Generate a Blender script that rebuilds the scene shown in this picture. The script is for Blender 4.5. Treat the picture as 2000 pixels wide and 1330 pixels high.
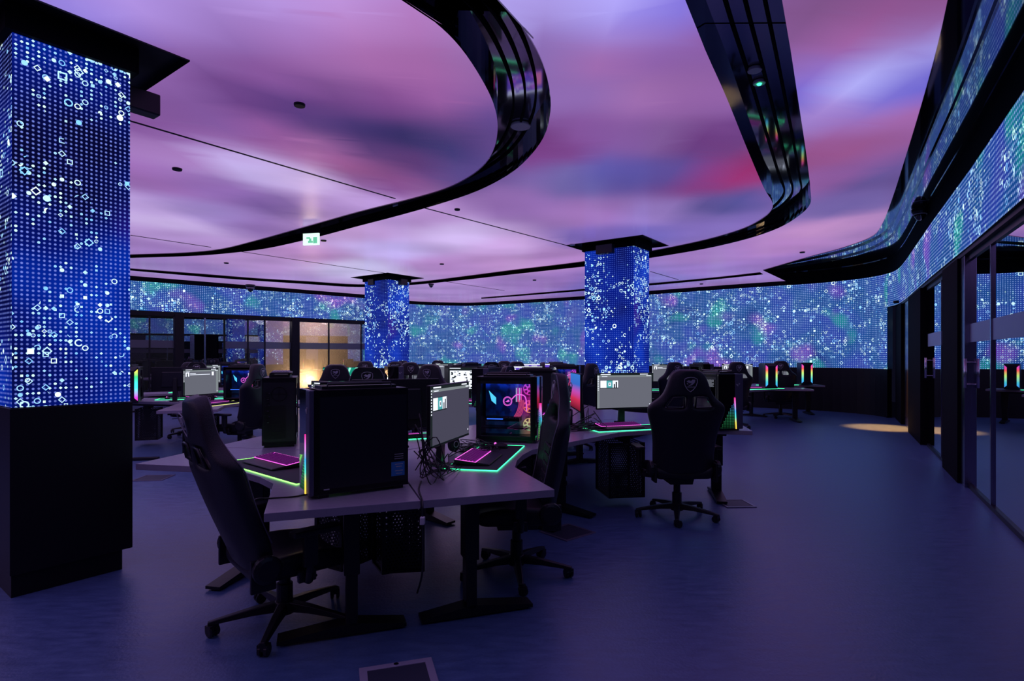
import bpy, bmesh, math, random
from mathutils import Vector, Matrix
R = math.radians
random.seed(7)
scene = bpy.context.scene
for o in list(bpy.data.objects): bpy.data.objects.remove(o)

# ------------------------------------------------------------------ camera, world, exposure
CAMH, F, HOR = 1.45, 1111.0, 695.0          # metres, pixels, horizon row (frame 2000x1330)
cam = bpy.data.cameras.new('camera'); camo = bpy.data.objects.new('camera', cam)
scene.collection.objects.link(camo); scene.camera = camo
camo.location = (0, 0, CAMH); camo.rotation_euler = (R(90), 0, 0)
cam.sensor_width = 36; cam.lens = 36*F/2000; cam.clip_start = .05; cam.clip_end = 200
cam.shift_y = (HOR-665)/2000.0
w = bpy.data.worlds.new('world'); scene.world = w; w.use_nodes = True
w.node_tree.nodes['Background'].inputs[0].default_value = (.01, .01, .03, 1)
w.node_tree.nodes['Background'].inputs[1].default_value = .3
scene.view_settings.view_transform = 'Standard'; scene.view_settings.look = 'None'
scene.view_settings.gamma = 1; scene.view_settings.exposure = 0; scene.view_settings.use_curve_mapping = False
CEIL_GAIN, LED_GAIN = 1.0, 1.0

COL = scene.collection
def srgb(r, g, b):
    f = lambda c: (c/255/12.92) if c/255 <= .04045 else ((c/255+.055)/1.055)**2.4
    return (f(r), f(g), f(b))
def at(px, py, z):                                # a point of the photograph that lies at height z
    Y = (z-CAMH)*F/(HOR-py); return Vector(((px-1000)/F*Y, Y, z))
def DIR(a): return Vector((math.cos(R(a)), math.sin(R(a)), 0))

# ------------------------------------------------------------------ materials
def newmat(name):
    m = bpy.data.materials.new(name); m.use_nodes = True; nt = m.node_tree; nt.nodes.clear()
    out = nt.nodes.new('ShaderNodeOutputMaterial'); return m, nt, out
def pbr(name, col, rough=.5, metal=0, spec=.5, emi=None, estr=0, bump=None, var=None, coat=0):
    m, nt, out = newmat(name); p = nt.nodes.new('ShaderNodeBsdfPrincipled')
    p.inputs['Base Color'].default_value = (*col, 1); p.inputs['Roughness'].default_value = rough
    p.inputs['Metallic'].default_value = metal; p.inputs['Specular IOR Level'].default_value = spec
    p.inputs['Coat Weight'].default_value = coat
    if emi: p.inputs['Emission Color'].default_value = (*emi, 1); p.inputs['Emission Strength'].default_value = estr
    if var or bump:
        tc = nt.nodes.new('ShaderNodeTexCoord'); n = nt.nodes.new('ShaderNodeTexNoise')
        n.inputs['Scale'].default_value = (var or bump)[0]; n.inputs['Detail'].default_value = 4
        nt.links.new(tc.outputs['Object'], n.inputs['Vector'])
        if var:
            mx = nt.nodes.new('ShaderNodeMix'); mx.data_type = 'RGBA'
            mx.inputs['A'].default_value = (*col, 1); mx.inputs['B'].default_value = (*var[1], 1)
            nt.links.new(n.outputs['Fac'], mx.inputs['Factor']); nt.links.new(mx.outputs['Result'], p.inputs['Base Color'])
        if bump:
            b = nt.nodes.new('ShaderNodeBump'); b.inputs['Strength'].default_value = bump[1]; b.inputs['Distance'].default_value = .01
            nt.links.new(n.outputs['Fac'], b.inputs['Height']); nt.links.new(b.outputs['Normal'], p.inputs['Normal'])
    nt.links.new(p.outputs[0], out.inputs[0]); return m
def emis(name, col, s=1.0):
    m, nt, out = newmat(name); e = nt.nodes.new('ShaderNodeEmission')
    e.inputs[0].default_value = (*col, 1); e.inputs[1].default_value = s
    nt.links.new(e.outputs[0], out.inputs[0]); return m

class N:                                          # tiny node-expression helper
    def __init__(s, nt): s.nt = nt
    def _in(s, node, i, v):
        if v is None: return
        if hasattr(v, 'links'): s.nt.links.new(v, node.inputs[i])
        else:
            inp = node.inputs[i]
            if inp.type in ('VECTOR',) and not hasattr(v, '__len__'): v = (v, v, v)
            if inp.type == 'RGBA' and len(v) == 3: v = (*v, 1)
            inp.default_value = v
    def m(s, op, a, b=None, c=None, clamp=False):
        n = s.nt.nodes.new('ShaderNodeMath'); n.operation = op; n.use_clamp = clamp
        s._in(n, 0, a); s._in(n, 1, b); s._in(n, 2, c); return n.outputs[0]
    def v(s, op, a, b=None, c=None):
        n = s.nt.nodes.new('ShaderNodeVectorMath'); n.operation = op
        s._in(n, 0, a); s._in(n, 1, b)
        if c is not None: s._in(n, 2, c)
        return n.outputs['Value'] if op in ('LENGTH', 'DOT_PRODUCT', 'DISTANCE') else n.outputs[0]
    def mix(s, f, a, b):
        n = s.nt.nodes.new('ShaderNodeMix'); n.data_type = 'RGBA'
        s._in(n, 'Factor', f) if False else None
        if hasattr(f, 'links'): s.nt.links.new(f, n.inputs['Factor'])
        else: n.inputs['Factor'].default_value = f
        for k, x in (('A', a), ('B', b)):
            i = [q for q in n.inputs if q.name == k and q.type == 'RGBA'][0]
            if hasattr(x, 'links'): s.nt.links.new(x, i)
            else: i.default_value = (*x, 1) if len(x) == 3 else x
        return [q for q in n.outputs if q.type == 'RGBA'][0]
    def noise(s, vec, scale, detail=2, out='Fac'):
        n = s.nt.nodes.new('ShaderNodeTexNoise'); n.inputs['Scale'].default_value = scale; n.inputs['Detail'].default_value = detail
        s.nt.links.new(vec, n.inputs['Vector']); return n.outputs[out]
    def white(s, vec, out='Value'):
        n = s.nt.nodes.new('ShaderNodeTexWhiteNoise'); n.noise_dimensions = '3D'; s.nt.links.new(vec, n.inputs['Vector']); return n.outputs[out]
    def sep(s, vec):
        n = s.nt.nodes.new('ShaderNodeSeparateXYZ'); s.nt.links.new(vec, n.inputs[0]); return n.outputs
    def sstep(s, x, lo, hi):
        n = s.nt.nodes.new('ShaderNodeMapRange'); n.interpolation_type = 'SMOOTHSTEP'
        s.nt.links.new(x, n.inputs[0]); n.inputs[1].default_value = lo; n.inputs[2].default_value = hi; return n.outputs[0]
    def ramp(s, fac, stops):
        n = s.nt.nodes.new('ShaderNodeValToRGB'); s.nt.links.new(fac, n.inputs[0]); e = n.color_ramp.elements
        while len(e) > len(stops): e.remove(e[-1])
        for i, (p, c) in enumerate(stops):
            el = e[i] if i < len(e) else e.new(p)
            el.position = p; el.color = (*c, 1)
        return n.outputs[0]

def led_material(name, pitch, base_stops, dotcol, dens, gain, tints=True, sym=1.0, seed=0.0, dr=(.13, .27)):
    m, nt, out = newmat(name); n = N(nt)
    uvn = nt.nodes.new('ShaderNodeUVMap'); uv = n.v('ADD', uvn.outputs[0], (seed, seed*.37, seed))
    big = n.noise(uv, .9, 2); base = n.ramp(big, base_stops)
    # coloured haze patches shown by the screen
    col = n.noise(n.v('ADD', uv, (31.7, 5.1, 2)), 1.1, 1)
    g = n.sstep(col, .55, .70)
    col2 = n.noise(n.v('ADD', uv, (3.7, 55.1, 9)), 1.0, 1); pk = n.sstep(col2, .60, .74)
    if tints:
        base = n.mix(n.m('MULTIPLY', g, .7), base, srgb(20, 150, 140)); base = n.mix(n.m('MULTIPLY', pk, .75), base, srgb(120, 55, 190))
    else:
        base = n.mix(n.m('MULTIPLY', pk, .35), base, srgb(70, 30, 170))
    cell = n.v('SCALE', uv, None); cell.node.inputs['Scale'].default_value = 1/pitch
    d = n.v('SUBTRACT', n.v('FRACTION', cell), (.5, .5, 0)); dd = n.v('LENGTH', n.v('MULTIPLY', d, (1, 1, 0)))
    dot = n.m('SUBTRACT', 1, n.sstep(dd, dr[0], dr[1]))
    dot = n.m('MULTIPLY', dot, n.m('MULTIPLY_ADD', n.white(n.v('FLOOR', n.v('MULTIPLY', cell, (1, 1, 0)))), .5, .6), clamp=True)
    e = n.mix(dot, base, dotcol)
    dn = n.noise(n.v('ADD', uv, (7, 3, 1)), 1.6, 3)
    for k, (mult, thr, r, st) in enumerate(((1, .93, .36, .9), (1.5, .945, .36, 1.0), (2, .965, .36, 1.15), (2.9, .988, .30, 1.3))):
        c = n.v('SCALE', uv, None); c.node.inputs['Scale'].default_value = 1/(pitch*mult)
        fl = n.v('FLOOR', c); fr = n.v('SUBTRACT', n.v('FRACTION', c), (.5, .5, 0)); fr = n.v('MULTIPLY', fr, (1, 1, 0))
        fa = n.v('ABSOLUTE', fr); sx = n.sep(fa)
        idv = n.v('ADD', n.v('MULTIPLY', fl, (1, 1, 0)), (k*11.3+seed, k*3.1, k))
        rnd = n.white(idv); rc = n.sep(n.white(n.v('ADD', idv, (91.3, 17.7, 5.5)), 'Color'))
        l2 = n.v('LENGTH', fr); l1 = n.m('MULTIPLY', n.m('ADD', sx[0], sx[1]), .85); li = n.m('MULTIPLY', n.m('MAXIMUM', sx[0], sx[1]), 1.15)
        a = n.m('GREATER_THAN', rc[0], .45); dist = n.m('ADD', n.m('MULTIPLY', a, l1), n.m('MULTIPLY', n.m('SUBTRACT', 1, a), l2))
        b = n.m('GREATER_THAN', rc[0], .9); dist = n.m('ADD', n.m('MULTIPLY', b, li), n.m('MULTIPLY', n.m('SUBTRACT', 1, b), dist))
        disc = n.m('LESS_THAN', dist, r*.8); ring = n.m('LESS_THAN', n.m('ABSOLUTE', n.m('SUBTRACT', dist, r)), .055+.02/mult)
        isr = n.m('GREATER_THAN', rc[1], .5 if mult > 1 else .95)
        shp = n.m('ADD', n.m('MULTIPLY', isr, ring), n.m('MULTIPLY', n.m('SUBTRACT', 1, isr), disc), clamp=True)
        th = n.m('SUBTRACT', 1.0+dens[1]*.1, n.m('MULTIPLY', n.sstep(dn, .34, .78), (1-thr)*4.2*dens[0]))
        act = n.m('GREATER_THAN', rnd, th)
        scol = n.mix(rc[2], srgb(120, 190, 255), srgb(225, 255, 245))
        if tints:
            scol = n.mix(n.m('MULTIPLY', pk, .6), scol, srgb(255, 140, 235)); scol = n.mix(n.m('MULTIPLY', g, .5), scol, srgb(120, 255, 210))
        f = n.m('MULTIPLY', shp, act, clamp=True)
        hs = nt.nodes.new('ShaderNodeVectorMath'); hs.operation = 'SCALE'; nt.links.new(scol, hs.inputs[0]); hs.inputs['Scale'].default_value = st*sym
        e = n.mix(f, e, hs.outputs[0])
    em = nt.nodes.new('ShaderNodeEmission'); nt.links.new(e, em.inputs[0]); em.inputs[1].default_value = gain*LED_GAIN
    gl = nt.nodes.new('ShaderNodeBsdfDiffuse'); gl.inputs[0].default_value = (.01, .01, .012, 1)
    ad = nt.nodes.new('ShaderNodeAddShader'); nt.links.new(em.outputs[0], ad.inputs[0]); nt.links.new(gl.outputs[0], ad.inputs[1])
    nt.links.new(ad.outputs[0], out.inputs[0]); return m

M = {}
M['led_wall'] = led_material('led_wall', .047, ((.28, srgb(16, 48, 130)), (.45, srgb(24, 78, 150)), (.6, srgb(36, 62, 165)), (.75, srgb(62, 70, 160))),
                             srgb(150, 178, 242), (1.6, .0), .93, True, 1.15, 3.3, (.16, .34))
M['led_column'] = led_material('led_column', .0272, ((.32, srgb(2, 5, 50)), (.48, srgb(1, 18, 112)), (.66, srgb(0, 50, 185))),
                               srgb(118, 135, 232), (1.5, .0), 1.0, False, 1.3, 12.1, (.14, .32))
M['led_column_far'] = led_material('led_column_far', .036, ((.3, srgb(4, 12, 84)), (.5, srgb(3, 28, 138)), (.7, srgb(10, 56, 190))),
                               srgb(80, 110, 225), (1.7, .0), 1.0, False, 1.4, 5.5)
M['black_gloss'] = pbr('black_gloss', (.004, .004, .006), .06, 0, 1.0, coat=.6)
M['mirror_black'] = pbr('mirror_black', (.34, .36, .42), .05, 1.0)
M['black'] = pbr('black', (.006, .006, .009), .45, 0, .3)
M['black_matt'] = pbr('black_matt', (.004, .004, .006), .8, 0, .1)
M['leather'] = pbr('leather', (.013, .013, .019), .40, 0, .35, bump=(240, .25))
M['leather2'] = pbr('leather2', (.016, .016, .024), .55, 0, .3, bump=(160, .3))
M['piping'] = pbr('piping', (.16, .15, .19), .5)
M['logo'] = pbr('logo', (.42, .42, .46), .45)
M['plastic'] = pbr('plastic', (.014, .014, .018), .35, 0, .4)
M['case'] = pbr('case', (.010, .010, .016), .35, .0, .5, var=(3, (.014, .014, .022)))
M['alu'] = pbr('alu', (.10, .10, .16), .38, .3)
M['chrome'] = pbr('chrome', (.6, .6, .65), .2, 1)
M['desk'] = pbr('desk', (.36, .33, .40), .27, 0, .4, var=(30, (.30, .275, .345)), bump=(90, .05))
M['desk_edge'] = pbr('desk_edge', (.20, .19, .25), .5)
M['steel'] = pbr('steel', (.008, .008, .010), .4, .2)
M['cable'] = pbr('cable', (.008, .008, .012), .4)
M['white_plastic'] = pbr('white_plastic', (.6, .6, .62), .4)
M['speaker'] = pbr('speaker', (.85, .83, .9), .5)
M['fabric_pad'] = pbr('fabric_pad', (.02, .03, .035), .7)
M['green_glow'] = emis('green_glow', srgb(60, 255, 160), 3.2)
M['lime_glow'] = emis('lime_glow', srgb(140, 255, 110), 3.0)
M['yellow_glow'] = emis('yellow_glow', srgb(225, 235, 130), 1.6)
M['pink_glow'] = emis('pink_glow', srgb(255, 110, 235), 1.3)
M['violet_keys'] = emis('violet_keys', srgb(190, 30, 200), 1.3)
M['keycap_lit'] = pbr('keycap_lit', (.02, .01, .02), .5, emi=srgb(150, 25, 165), estr=.20)
M['fan_mix'] = None
M['white_glow'] = emis('white_glow', srgb(235, 240, 255), 1.2)
M['soft_white'] = emis('soft_white', srgb(205, 200, 235), 1.0)
M['screen_grey'] = emis('screen_grey', srgb(104, 106, 118), 1)
M['screen_dim'] = emis('screen_dim', srgb(72, 70, 88), 1)
M['screen_bar'] = emis('screen_bar', srgb(128, 136, 140), 1)
M['screen_dark'] = emis('screen_dark', srgb(30, 38, 40), 1)
M['screen_teal'] = emis('screen_teal', srgb(80, 170, 175), 1)
M['screen_green'] = emis('screen_green', srgb(20, 140, 115), 1.1)
M['ray_green'] = emis('ray_green', srgb(160, 255, 225), 1.1)
M['screen_purple'] = emis('screen_purple', srgb(105, 75, 200), 1)
M['screen_pink'] = emis('screen_pink', srgb(235, 130, 190), 1)
M['blue_glow'] = emis('blue_glow', srgb(60, 120, 255), 1.2)
M['cyan_glow'] = emis('cyan_glow', srgb(90, 220, 255), 1.4)
M['exit_face'] = emis('exit_face', srgb(215, 255, 238), 1.3)
M['exit_green'] = emis('exit_green', srgb(110, 205, 170), 1)
M['sticker'] = pbr('sticker', (.02, .09, .35), .4, emi=(.02, .09, .35), estr=.05)

def rainbow(name, axis='Z', lo=0., hi=1., stops=None, s=1.5):
    m, nt, out = newmat(name); n = N(nt); tc = nt.nodes.new('ShaderNodeTexCoord')
    x = n.sep(tc.outputs['Object'])['XYZ'.index(axis)]
    f = nt.nodes.new('ShaderNodeMapRange'); nt.links.new(x, f.inputs[0]); f.inputs[1].default_value = lo; f.inputs[2].default_value = hi
    c = n.ramp(f.outputs[0], stops); e = nt.nodes.new('ShaderNodeEmission'); nt.links.new(c, e.inputs[0]); e.inputs[1].default_value = s
    nt.links.new(e.outputs[0], out.inputs[0]); return m
M['strip_a'] = rainbow('strip_a', 'Z', 0, .32, ((0, srgb(255, 190, 60)), (.25, srgb(235, 220, 90)), (.4, srgb(90, 220, 190)), (.6, srgb(60, 170, 240)), (.8, srgb(230, 130, 230)), (1, srgb(255, 40, 150))), 1.5)
M['strip_b'] = rainbow('strip_b', 'Z', 0, .55, ((0, srgb(60, 90, 255)), (.3, srgb(70, 200, 210)), (.55, srgb(190, 240, 120)), (.75, srgb(255, 90, 90)), (1, srgb(190, 60, 230))), 1.2)
M['strip_c'] = rainbow('strip_c', 'Z', 0, .55, ((0, srgb(240, 230, 110)), (.25, srgb(250, 220, 160)), (.4, srgb(255, 70, 190)), (.6, srgb(90, 170, 255)), (1, srgb(70, 120, 255))), 1.2)
M['strip_d'] = rainbow('strip_d', 'Z', 0, .55, ((0, srgb(220, 30, 140)), (.2, srgb(190, 60, 200)), (.45, srgb(70, 220, 255)), (.75, srgb(60, 200, 120)), (1, srgb(255, 210, 60))), 1.6)
M['wall_gradient'] = rainbow('wall_gradient', 'Z', .16, .54, ((0, srgb(90, 20, 40)), (.3, srgb(215, 50, 90)), (.5, srgb(200, 80, 190)), (.7, srgb(60, 110, 210)), (1, srgb(60, 130, 220))), .9)
M['fan_mix'] = rainbow('fan_mix', 'Z', .05, .55, ((0, srgb(60, 220, 160)), (.25, srgb(230, 200, 140)), (.45, srgb(255, 110, 100)), (.65, srgb(255, 60, 190)), (1, srgb(150, 90, 255))), 1.1)
M['mesh_glow'] = rainbow('mesh_glow', 'Z', .0, .28, ((0, srgb(20, 60, 30)), (.5, srgb(60, 170, 110)), (1, srgb(70, 120, 230))), .6)

def rgb_light_paint():  # RGB light falling on the board, put into its colour as emission
    m, nt, out = newmat('rgb_light_paint'); n = N(nt); tc = nt.nodes.new('ShaderNodeTexCoord'); ob = tc.outputs['Object']; s = n.sep(ob)
    mx = n.m('MULTIPLY_ADD', s[0], 2.0, .5)                        # rear .. front
    nz = n.noise(ob, 14, 3)
    top = n.ramp(mx, ((0, srgb(0, 14, 40)), (.4, srgb(4, 24, 90)), (.62, srgb(30, 20, 110)), (.8, srgb(150, 20, 120)), (1, srgb(250, 60, 190))))
    low = n.ramp(mx, ((0, srgb(4, 20, 40)), (.4, srgb(8, 26, 60)), (.65, srgb(10, 60, 60)), (.85, srgb(150, 110, 90)), (1, srgb(50, 160, 120))))
    c = n.mix(n.sstep(s[2], .12, .26), low, top)
    c = n.mix(n.sstep(s[2], .42, .50), c, srgb(20, 60, 210))
    c = n.mix(n.m('MULTIPLY', n.sstep(nz, .45, .62), .75), c, (.001, .002, .012))
    e = nt.nodes.new('ShaderNodeEmission'); nt.links.new(c, e.inputs[0]); e.inputs[1].default_value = 1.0
    nt.links.new(e.outputs[0], out.inputs[0]); return m
M['rgb_light_paint'] = rgb_light_paint()

def glass(name, tint, refl, rough=0.0):
    m, nt, out = newmat(name); n = N(nt)
    g = nt.nodes.new('ShaderNodeBsdfGlossy'); g.inputs['Roughness'].default_value = rough; g.inputs[0].default_value = (.9, .92, 1, 1)
    t = nt.nodes.new('ShaderNodeBsdfTransparent'); t.inputs[0].default_value = (*tint, 1)
    fr = nt.nodes.new('ShaderNodeFresnel'); fr.inputs[0].default_value = 1.5
    fac = n.m('ADD', fr.outputs[0], refl, clamp=True)
    mx = nt.nodes.new('ShaderNodeMixShader'); nt.links.new(fac, mx.inputs[0]); nt.links.new(t.outputs[0], mx.inputs[1]); nt.links.new(g.outputs[0], mx.inputs[2])
    nt.links.new(mx.outputs[0], out.inputs[0]); return m
M['glass_dark'] = glass('glass_dark', (.25, .28, .35), .52)
M['glass_left'] = glass('glass_left', (.75, .75, .8), .24)
M['glass_case'] = glass('glass_case', (.85, .85, .9), .0)
M['frost'] = glass('frost', (.30, .38, .55), .10, .5)
M['mullion_metal'] = pbr('mullion_metal', (.30, .32, .42), .22, 1.0)

def perforated():
    m, nt, out = newmat('perforated_steel'); n = N(nt)
    uvn = nt.nodes.new('ShaderNodeUVMap'); s = n.sep(uvn.outputs[0])
    p = .022
    row = n.m('FLOOR', n.m('DIVIDE', s[1], p*.866)); off = n.m('MULTIPLY', n.m('MODULO', row, 2), .5)
    fx = n.m('SUBTRACT', n.m('FRACT', n.m('ADD', n.m('DIVIDE', s[0], p), off)), .5)
    fy = n.m('MULTIPLY', n.m('SUBTRACT', n.m('FRACT', n.m('DIVIDE', s[1], p*.866)), .5), .866)
    d = n.m('SQRT', n.m('ADD', n.m('MULTIPLY', fx, fx), n.m('MULTIPLY', fy, fy)))
    hole = n.m('LESS_THAN', d, .27)
    b = nt.nodes.new('ShaderNodeBsdfPrincipled'); b.inputs['Base Color'].default_value = (.008, .008, .01, 1); b.inputs['Roughness'].default_value = .4
    t = nt.nodes.new('ShaderNodeBsdfTransparent'); mx = nt.nodes.new('ShaderNodeMixShader')
    nt.links.new(hole, mx.inputs[0]); nt.links.new(b.outputs[0], mx.inputs[1]); nt.links.new(t.outputs[0], mx.inputs[2]); nt.links.new(mx.outputs[0], out.inputs[0]); return m
M['perforated'] = perforated()

def floor_mat():
    m, nt, out = newmat('vinyl_floor'); n = N(nt); tc = nt.nodes.new('ShaderNodeTexCoord'); ob = tc.outputs['Object']
    st = n.v('MULTIPLY', ob, (1, 3.5, 1)); a = n.noise(st, 7, 6); b = n.noise(ob, 60, 3)
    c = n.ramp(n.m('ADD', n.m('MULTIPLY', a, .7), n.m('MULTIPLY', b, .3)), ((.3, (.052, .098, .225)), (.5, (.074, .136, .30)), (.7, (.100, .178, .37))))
    p = nt.nodes.new('ShaderNodeBsdfPrincipled'); nt.links.new(c, p.inputs['Base Color'])
    rr = nt.nodes.new('ShaderNodeMapRange'); nt.links.new(a, rr.inputs[0]); rr.inputs[3].default_value = .26; rr.inputs[4].default_value = .48
    nt.links.new(rr.outputs[0], p.inputs['Roughness']); p.inputs['Specular IOR Level'].default_value = .9
    bp = nt.nodes.new('ShaderNodeBump'); bp.inputs['Strength'].default_value = .15; bp.inputs['Distance'].default_value = .01
    nt.links.new(b, bp.inputs['Height']); nt.links.new(bp.outputs[0], p.inputs['Normal']); nt.links.new(p.outputs[0], out.inputs[0]); return m
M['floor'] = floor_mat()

def ceiling_mat():
    m, nt, out = newmat('luminous_ceiling'); n = N(nt)
    at_ = nt.nodes.new('ShaderNodeAttribute'); at_.attribute_name = 'screen'; tc = nt.nodes.new('ShaderNodeTexCoord')
    nz = n.noise(n.v('MULTIPLY', tc.outputs['Object'], (1, 1.3, 1)), .55, 1)
    k = nt.nodes.new('ShaderNodeMapRange'); nt.links.new(nz, k.inputs[0]); k.inputs[1].default_value = .3; k.inputs[2].default_value = .7; k.inputs[3].default_value = .86; k.inputs[4].default_value = 1.14
    e = nt.nodes.new('ShaderNodeEmission'); nt.links.new(at_.outputs['Color'], e.inputs[0])
    nt.links.new(n.m('MULTIPLY', k.outputs[0], CEIL_GAIN), e.inputs[1])
    g = nt.nodes.new('ShaderNodeBsdfGlossy'); g.inputs[0].default_value = (.9, .9, 1, 1); g.inputs['Roughness'].default_value = .22
    fr = nt.nodes.new('ShaderNodeFresnel'); fr.inputs[0].default_value = 1.3
    mx = nt.nodes.new('ShaderNodeMixShader'); nt.links.new(n.m('MULTIPLY', fr.outputs[0], .5), mx.inputs[0]); nt.links.new(e.outputs[0], mx.inputs[1]); nt.links.new(g.outputs[0], mx.inputs[2])
    nt.links.new(mx.outputs[0], out.inputs[0]); return m
M['ceiling'] = ceiling_mat()
M['room_warm'] = pbr('room_warm', (.55, .42, .28), .8)
M['room_dark'] = pbr('room_dark', (.06, .07, .10), .8)
M['room_grey'] = pbr('room_grey', (.09, .10, .12), .7)

# ------------------------------------------------------------------ mesh helpers
class MB:
    def __init__(s): s.v = []; s.f = []; s.m = []; s.mats = []; s.uv = {}
    def mi(s, mat):
        if mat is None: return 0
        if mat not in s.mats: s.mats.append(mat)
        return s.mats.index(mat)
    def add(s, vs, fs, mat=None, T=None, uvs=None):
        b = len(s.v); k = s.mi(mat)
        for p in vs:
            p = Vector(p); s.v.append(T @ p if T else p)
        for i, f in enumerate(fs):
            s.f.append([b+q for q in f]); s.m.append(k)
            if uvs: s.uv[len(s.f)-1] = uvs[i]
        return s
    def box(s, c, d, mat=None, T=None, taper=1.0):
        x, y, z = [q/2 for q in d]; cx, cy, cz = c
        vs = [(cx+sx*x*(taper if sz > 0 else 1), cy+sy*y*(taper if sz > 0 else 1), cz+sz*z) for sz in (-1, 1) for sx, sy in ((-1, -1), (1, -1), (1, 1), (-1, 1))]
        fs = [(3, 2, 1, 0), (4, 5, 6, 7)]+[(i, (i+1) % 4, (i+1) % 4+4, i+4) for i in range(4)]
        return s.add(vs, fs, mat, T)
    def prism(s, pts, z0, z1, mat=None, T=None):          # polygon in xy extruded in z
        n = len(pts); vs = [(p[0], p[1], z0) for p in pts]+[(p[0], p[1], z1) for p in pts]
        fs = [list(range(n))[::-1], list(range(n, 2*n))]+[(i, (i+1) % n, (i+1) % n+n, i+n) for i in range(n)]
        return s.add(vs, fs, mat, T)
    def tube(s, pts, r, mat=None, T=None, n=8, smooth=0, caps=True):
        pts = [Vector(p) for p in pts]; rs = r if hasattr(r, '__len__') else [r]*len(pts)
        if smooth:
            q = []; rq = []
            for i in range(len(pts)-1):
                p0 = pts[max(i-1, 0)]; p1 = pts[i]; p2 = pts[i+1]; p3 = pts[min(i+2, len(pts)-1)]
                for k in range(smooth):
                    t = k/smooth
                    q.append(.5*((2*p1)+(p2-p0)*t+(2*p0-5*p1+4*p2-p3)*t*t+(3*p1-p0-3*p2+p3)*t**3)); rq.append(rs[i]*(1-t)+rs[i+1]*t)
            q.append(pts[-1]); rq.append(rs[-1]); pts, rs = q, rq
        vs = []; fs = []; up = Vector((0, 0, 1)); prev = None
        for i, p in enumerate(pts):
            t = (pts[min(i+1, len(pts)-1)]-pts[max(i-1, 0)])
            t = t.normalized() if t.length > 1e-9 else Vector((0, 0, 1))
            a = t.cross(up) if prev is None else prev-t*prev.dot(t)
            if a.length < 1e-4: a = t.cross(Vector((1, 0, 0)))
            a.normalize(); b = t.cross(a); prev = a
            for k in range(n):
                an = 2*math.pi*k/n; vs.append(p+a*math.cos(an)*rs[i]+b*math.sin(an)*rs[i])
        for i in range(len(pts)-1):
            for k in range(n): fs.append((i*n+k, i*n+(k+1) % n, (i+1)*n+(k+1) % n, (i+1)*n+k))
        if caps: fs.append(list(range(n))[::-1]); fs.append([(len(pts)-1)*n+k for k in range(n)])
        return s.add(vs, fs, mat, T)
    def lathe(s, prof, c=(0, 0, 0), mat=None, T=None, n=20):
        vs = []; fs = []
        for r, z in prof:
            for k in range(n): a = 2*math.pi*k/n; vs.append((c[0]+r*math.cos(a), c[1]+r*math.sin(a), c[2]+z))
        for i in range(len(prof)-1):
            for k in range(n): fs.append((i*n+k, i*n+(k+1) % n, (i+1)*n+(k+1) % n, (i+1)*n+k))
        fs.append(list(range(n))[::-1]); fs.append([(len(prof)-1)*n+k for k in range(n)])
        return s.add(vs, fs, mat, T)
    def torus(s, c, R_, r, axis='Z', mat=None, T=None, n=24, k=6):
        vs = []; fs = []
        for i in range(n):
            a = 2*math.pi*i/n
            for j in range(k):
                b = 2*math.pi*j/k; x = (R_+r*math.cos(b))*math.cos(a); y = (R_+r*math.cos(b))*math.sin(a); z = r*math.sin(b)
                p = {'Z': (x, y, z), 'Y': (x, z, y), 'X': (z, x, y)}[axis]; vs.append((c[0]+p[0], c[1]+p[1], c[2]+p[2]))
        for i in range(n):
            for j in range(k): fs.append((i*k+j, ((i+1) % n)*k+j, ((i+1) % n)*k+(j+1) % k, i*k+(j+1) % k))
        return s.add(vs, fs, mat, T)
    def build(s, name, mat=None, parent=None, bevel=0, smooth=False, sub=0, recalc=True):
        me = bpy.data.meshes.new(name); me.from_pydata([tuple(p) for p in s.v], [], s.f)
        ms = s.mats if s.mats else [mat]
        for q in ms: me.materials.append(M[q] if isinstance(q, str) else q)
        if s.mats: me.polygons.foreach_set('material_index', s.m)
        if s.uv:
            ul = me.uv_layers.new(name='UVMap')
            for fi, uvs in s.uv.items():
                for li, c in zip(me.polygons[fi].loop_indices, uvs): ul.data[li].uv = c
        if recalc:
            bm = bmesh.new(); bm.from_mesh(me); bmesh.ops.recalc_face_normals(bm, faces=bm.faces); bm.to_mesh(me); bm.free()
        if smooth or sub:
            for p in me.polygons: p.use_smooth = True
        me.update(); o = bpy.data.objects.new(name, me); COL.objects.link(o)
        if bevel:
            b = o.modifiers.new('bevel', 'BEVEL'); b.width = bevel; b.segments = 2; b.limit_method = 'ANGLE'; b.angle_limit = R(35)
        if sub:
            q = o.modifiers.new('sub', 'SUBSURF'); q.levels = sub; q.render_levels = sub
        if parent: o.parent = parent
        return o
def tag(o, label=None, cat=None, group=None, kind=None):
    if label: o['label'] = label
    if cat: o['category'] = cat
    if group: o['group'] = group
    if kind: o['kind'] = kind
    return o
def empty(name, loc, rz=0):
    o = bpy.data.objects.new(name, None); COL.objects.link(o); o.location = loc; o.rotation_euler = (0, 0, rz); o.empty_display_size = .1; return o
KIDS = {}
def kids(o): return [c for c in bpy.data.objects if c.parent == o]
def dup(o, parent=None):
    c = o.copy(); COL.objects.link(c); c.parent = parent
    for ch in kids(o): dup(ch, c)
    return c
def smooth_poly(pts, k=8, closed=False):
    q = []; n = len(pts); rng = range(n) if closed else range(n-1)
    for i in rng:
        g = (lambda j: Vector(pts[j % n])) if closed else (lambda j: Vector(pts[min(max(j, 0), n-1)]))
        p0, p1, p2, p3 = g(i-1), g(i), g(i+1), g(i+2)
        for j in range(k):
            t = j/k; q.append(.5*((2*p1)+(p2-p0)*t+(2*p0-5*p1+4*p2-p3)*t*t+(3*p1-p0-3*p2+p3)*t**3))
    if not closed: q.append(Vector(pts[-1]))
    return q

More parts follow.
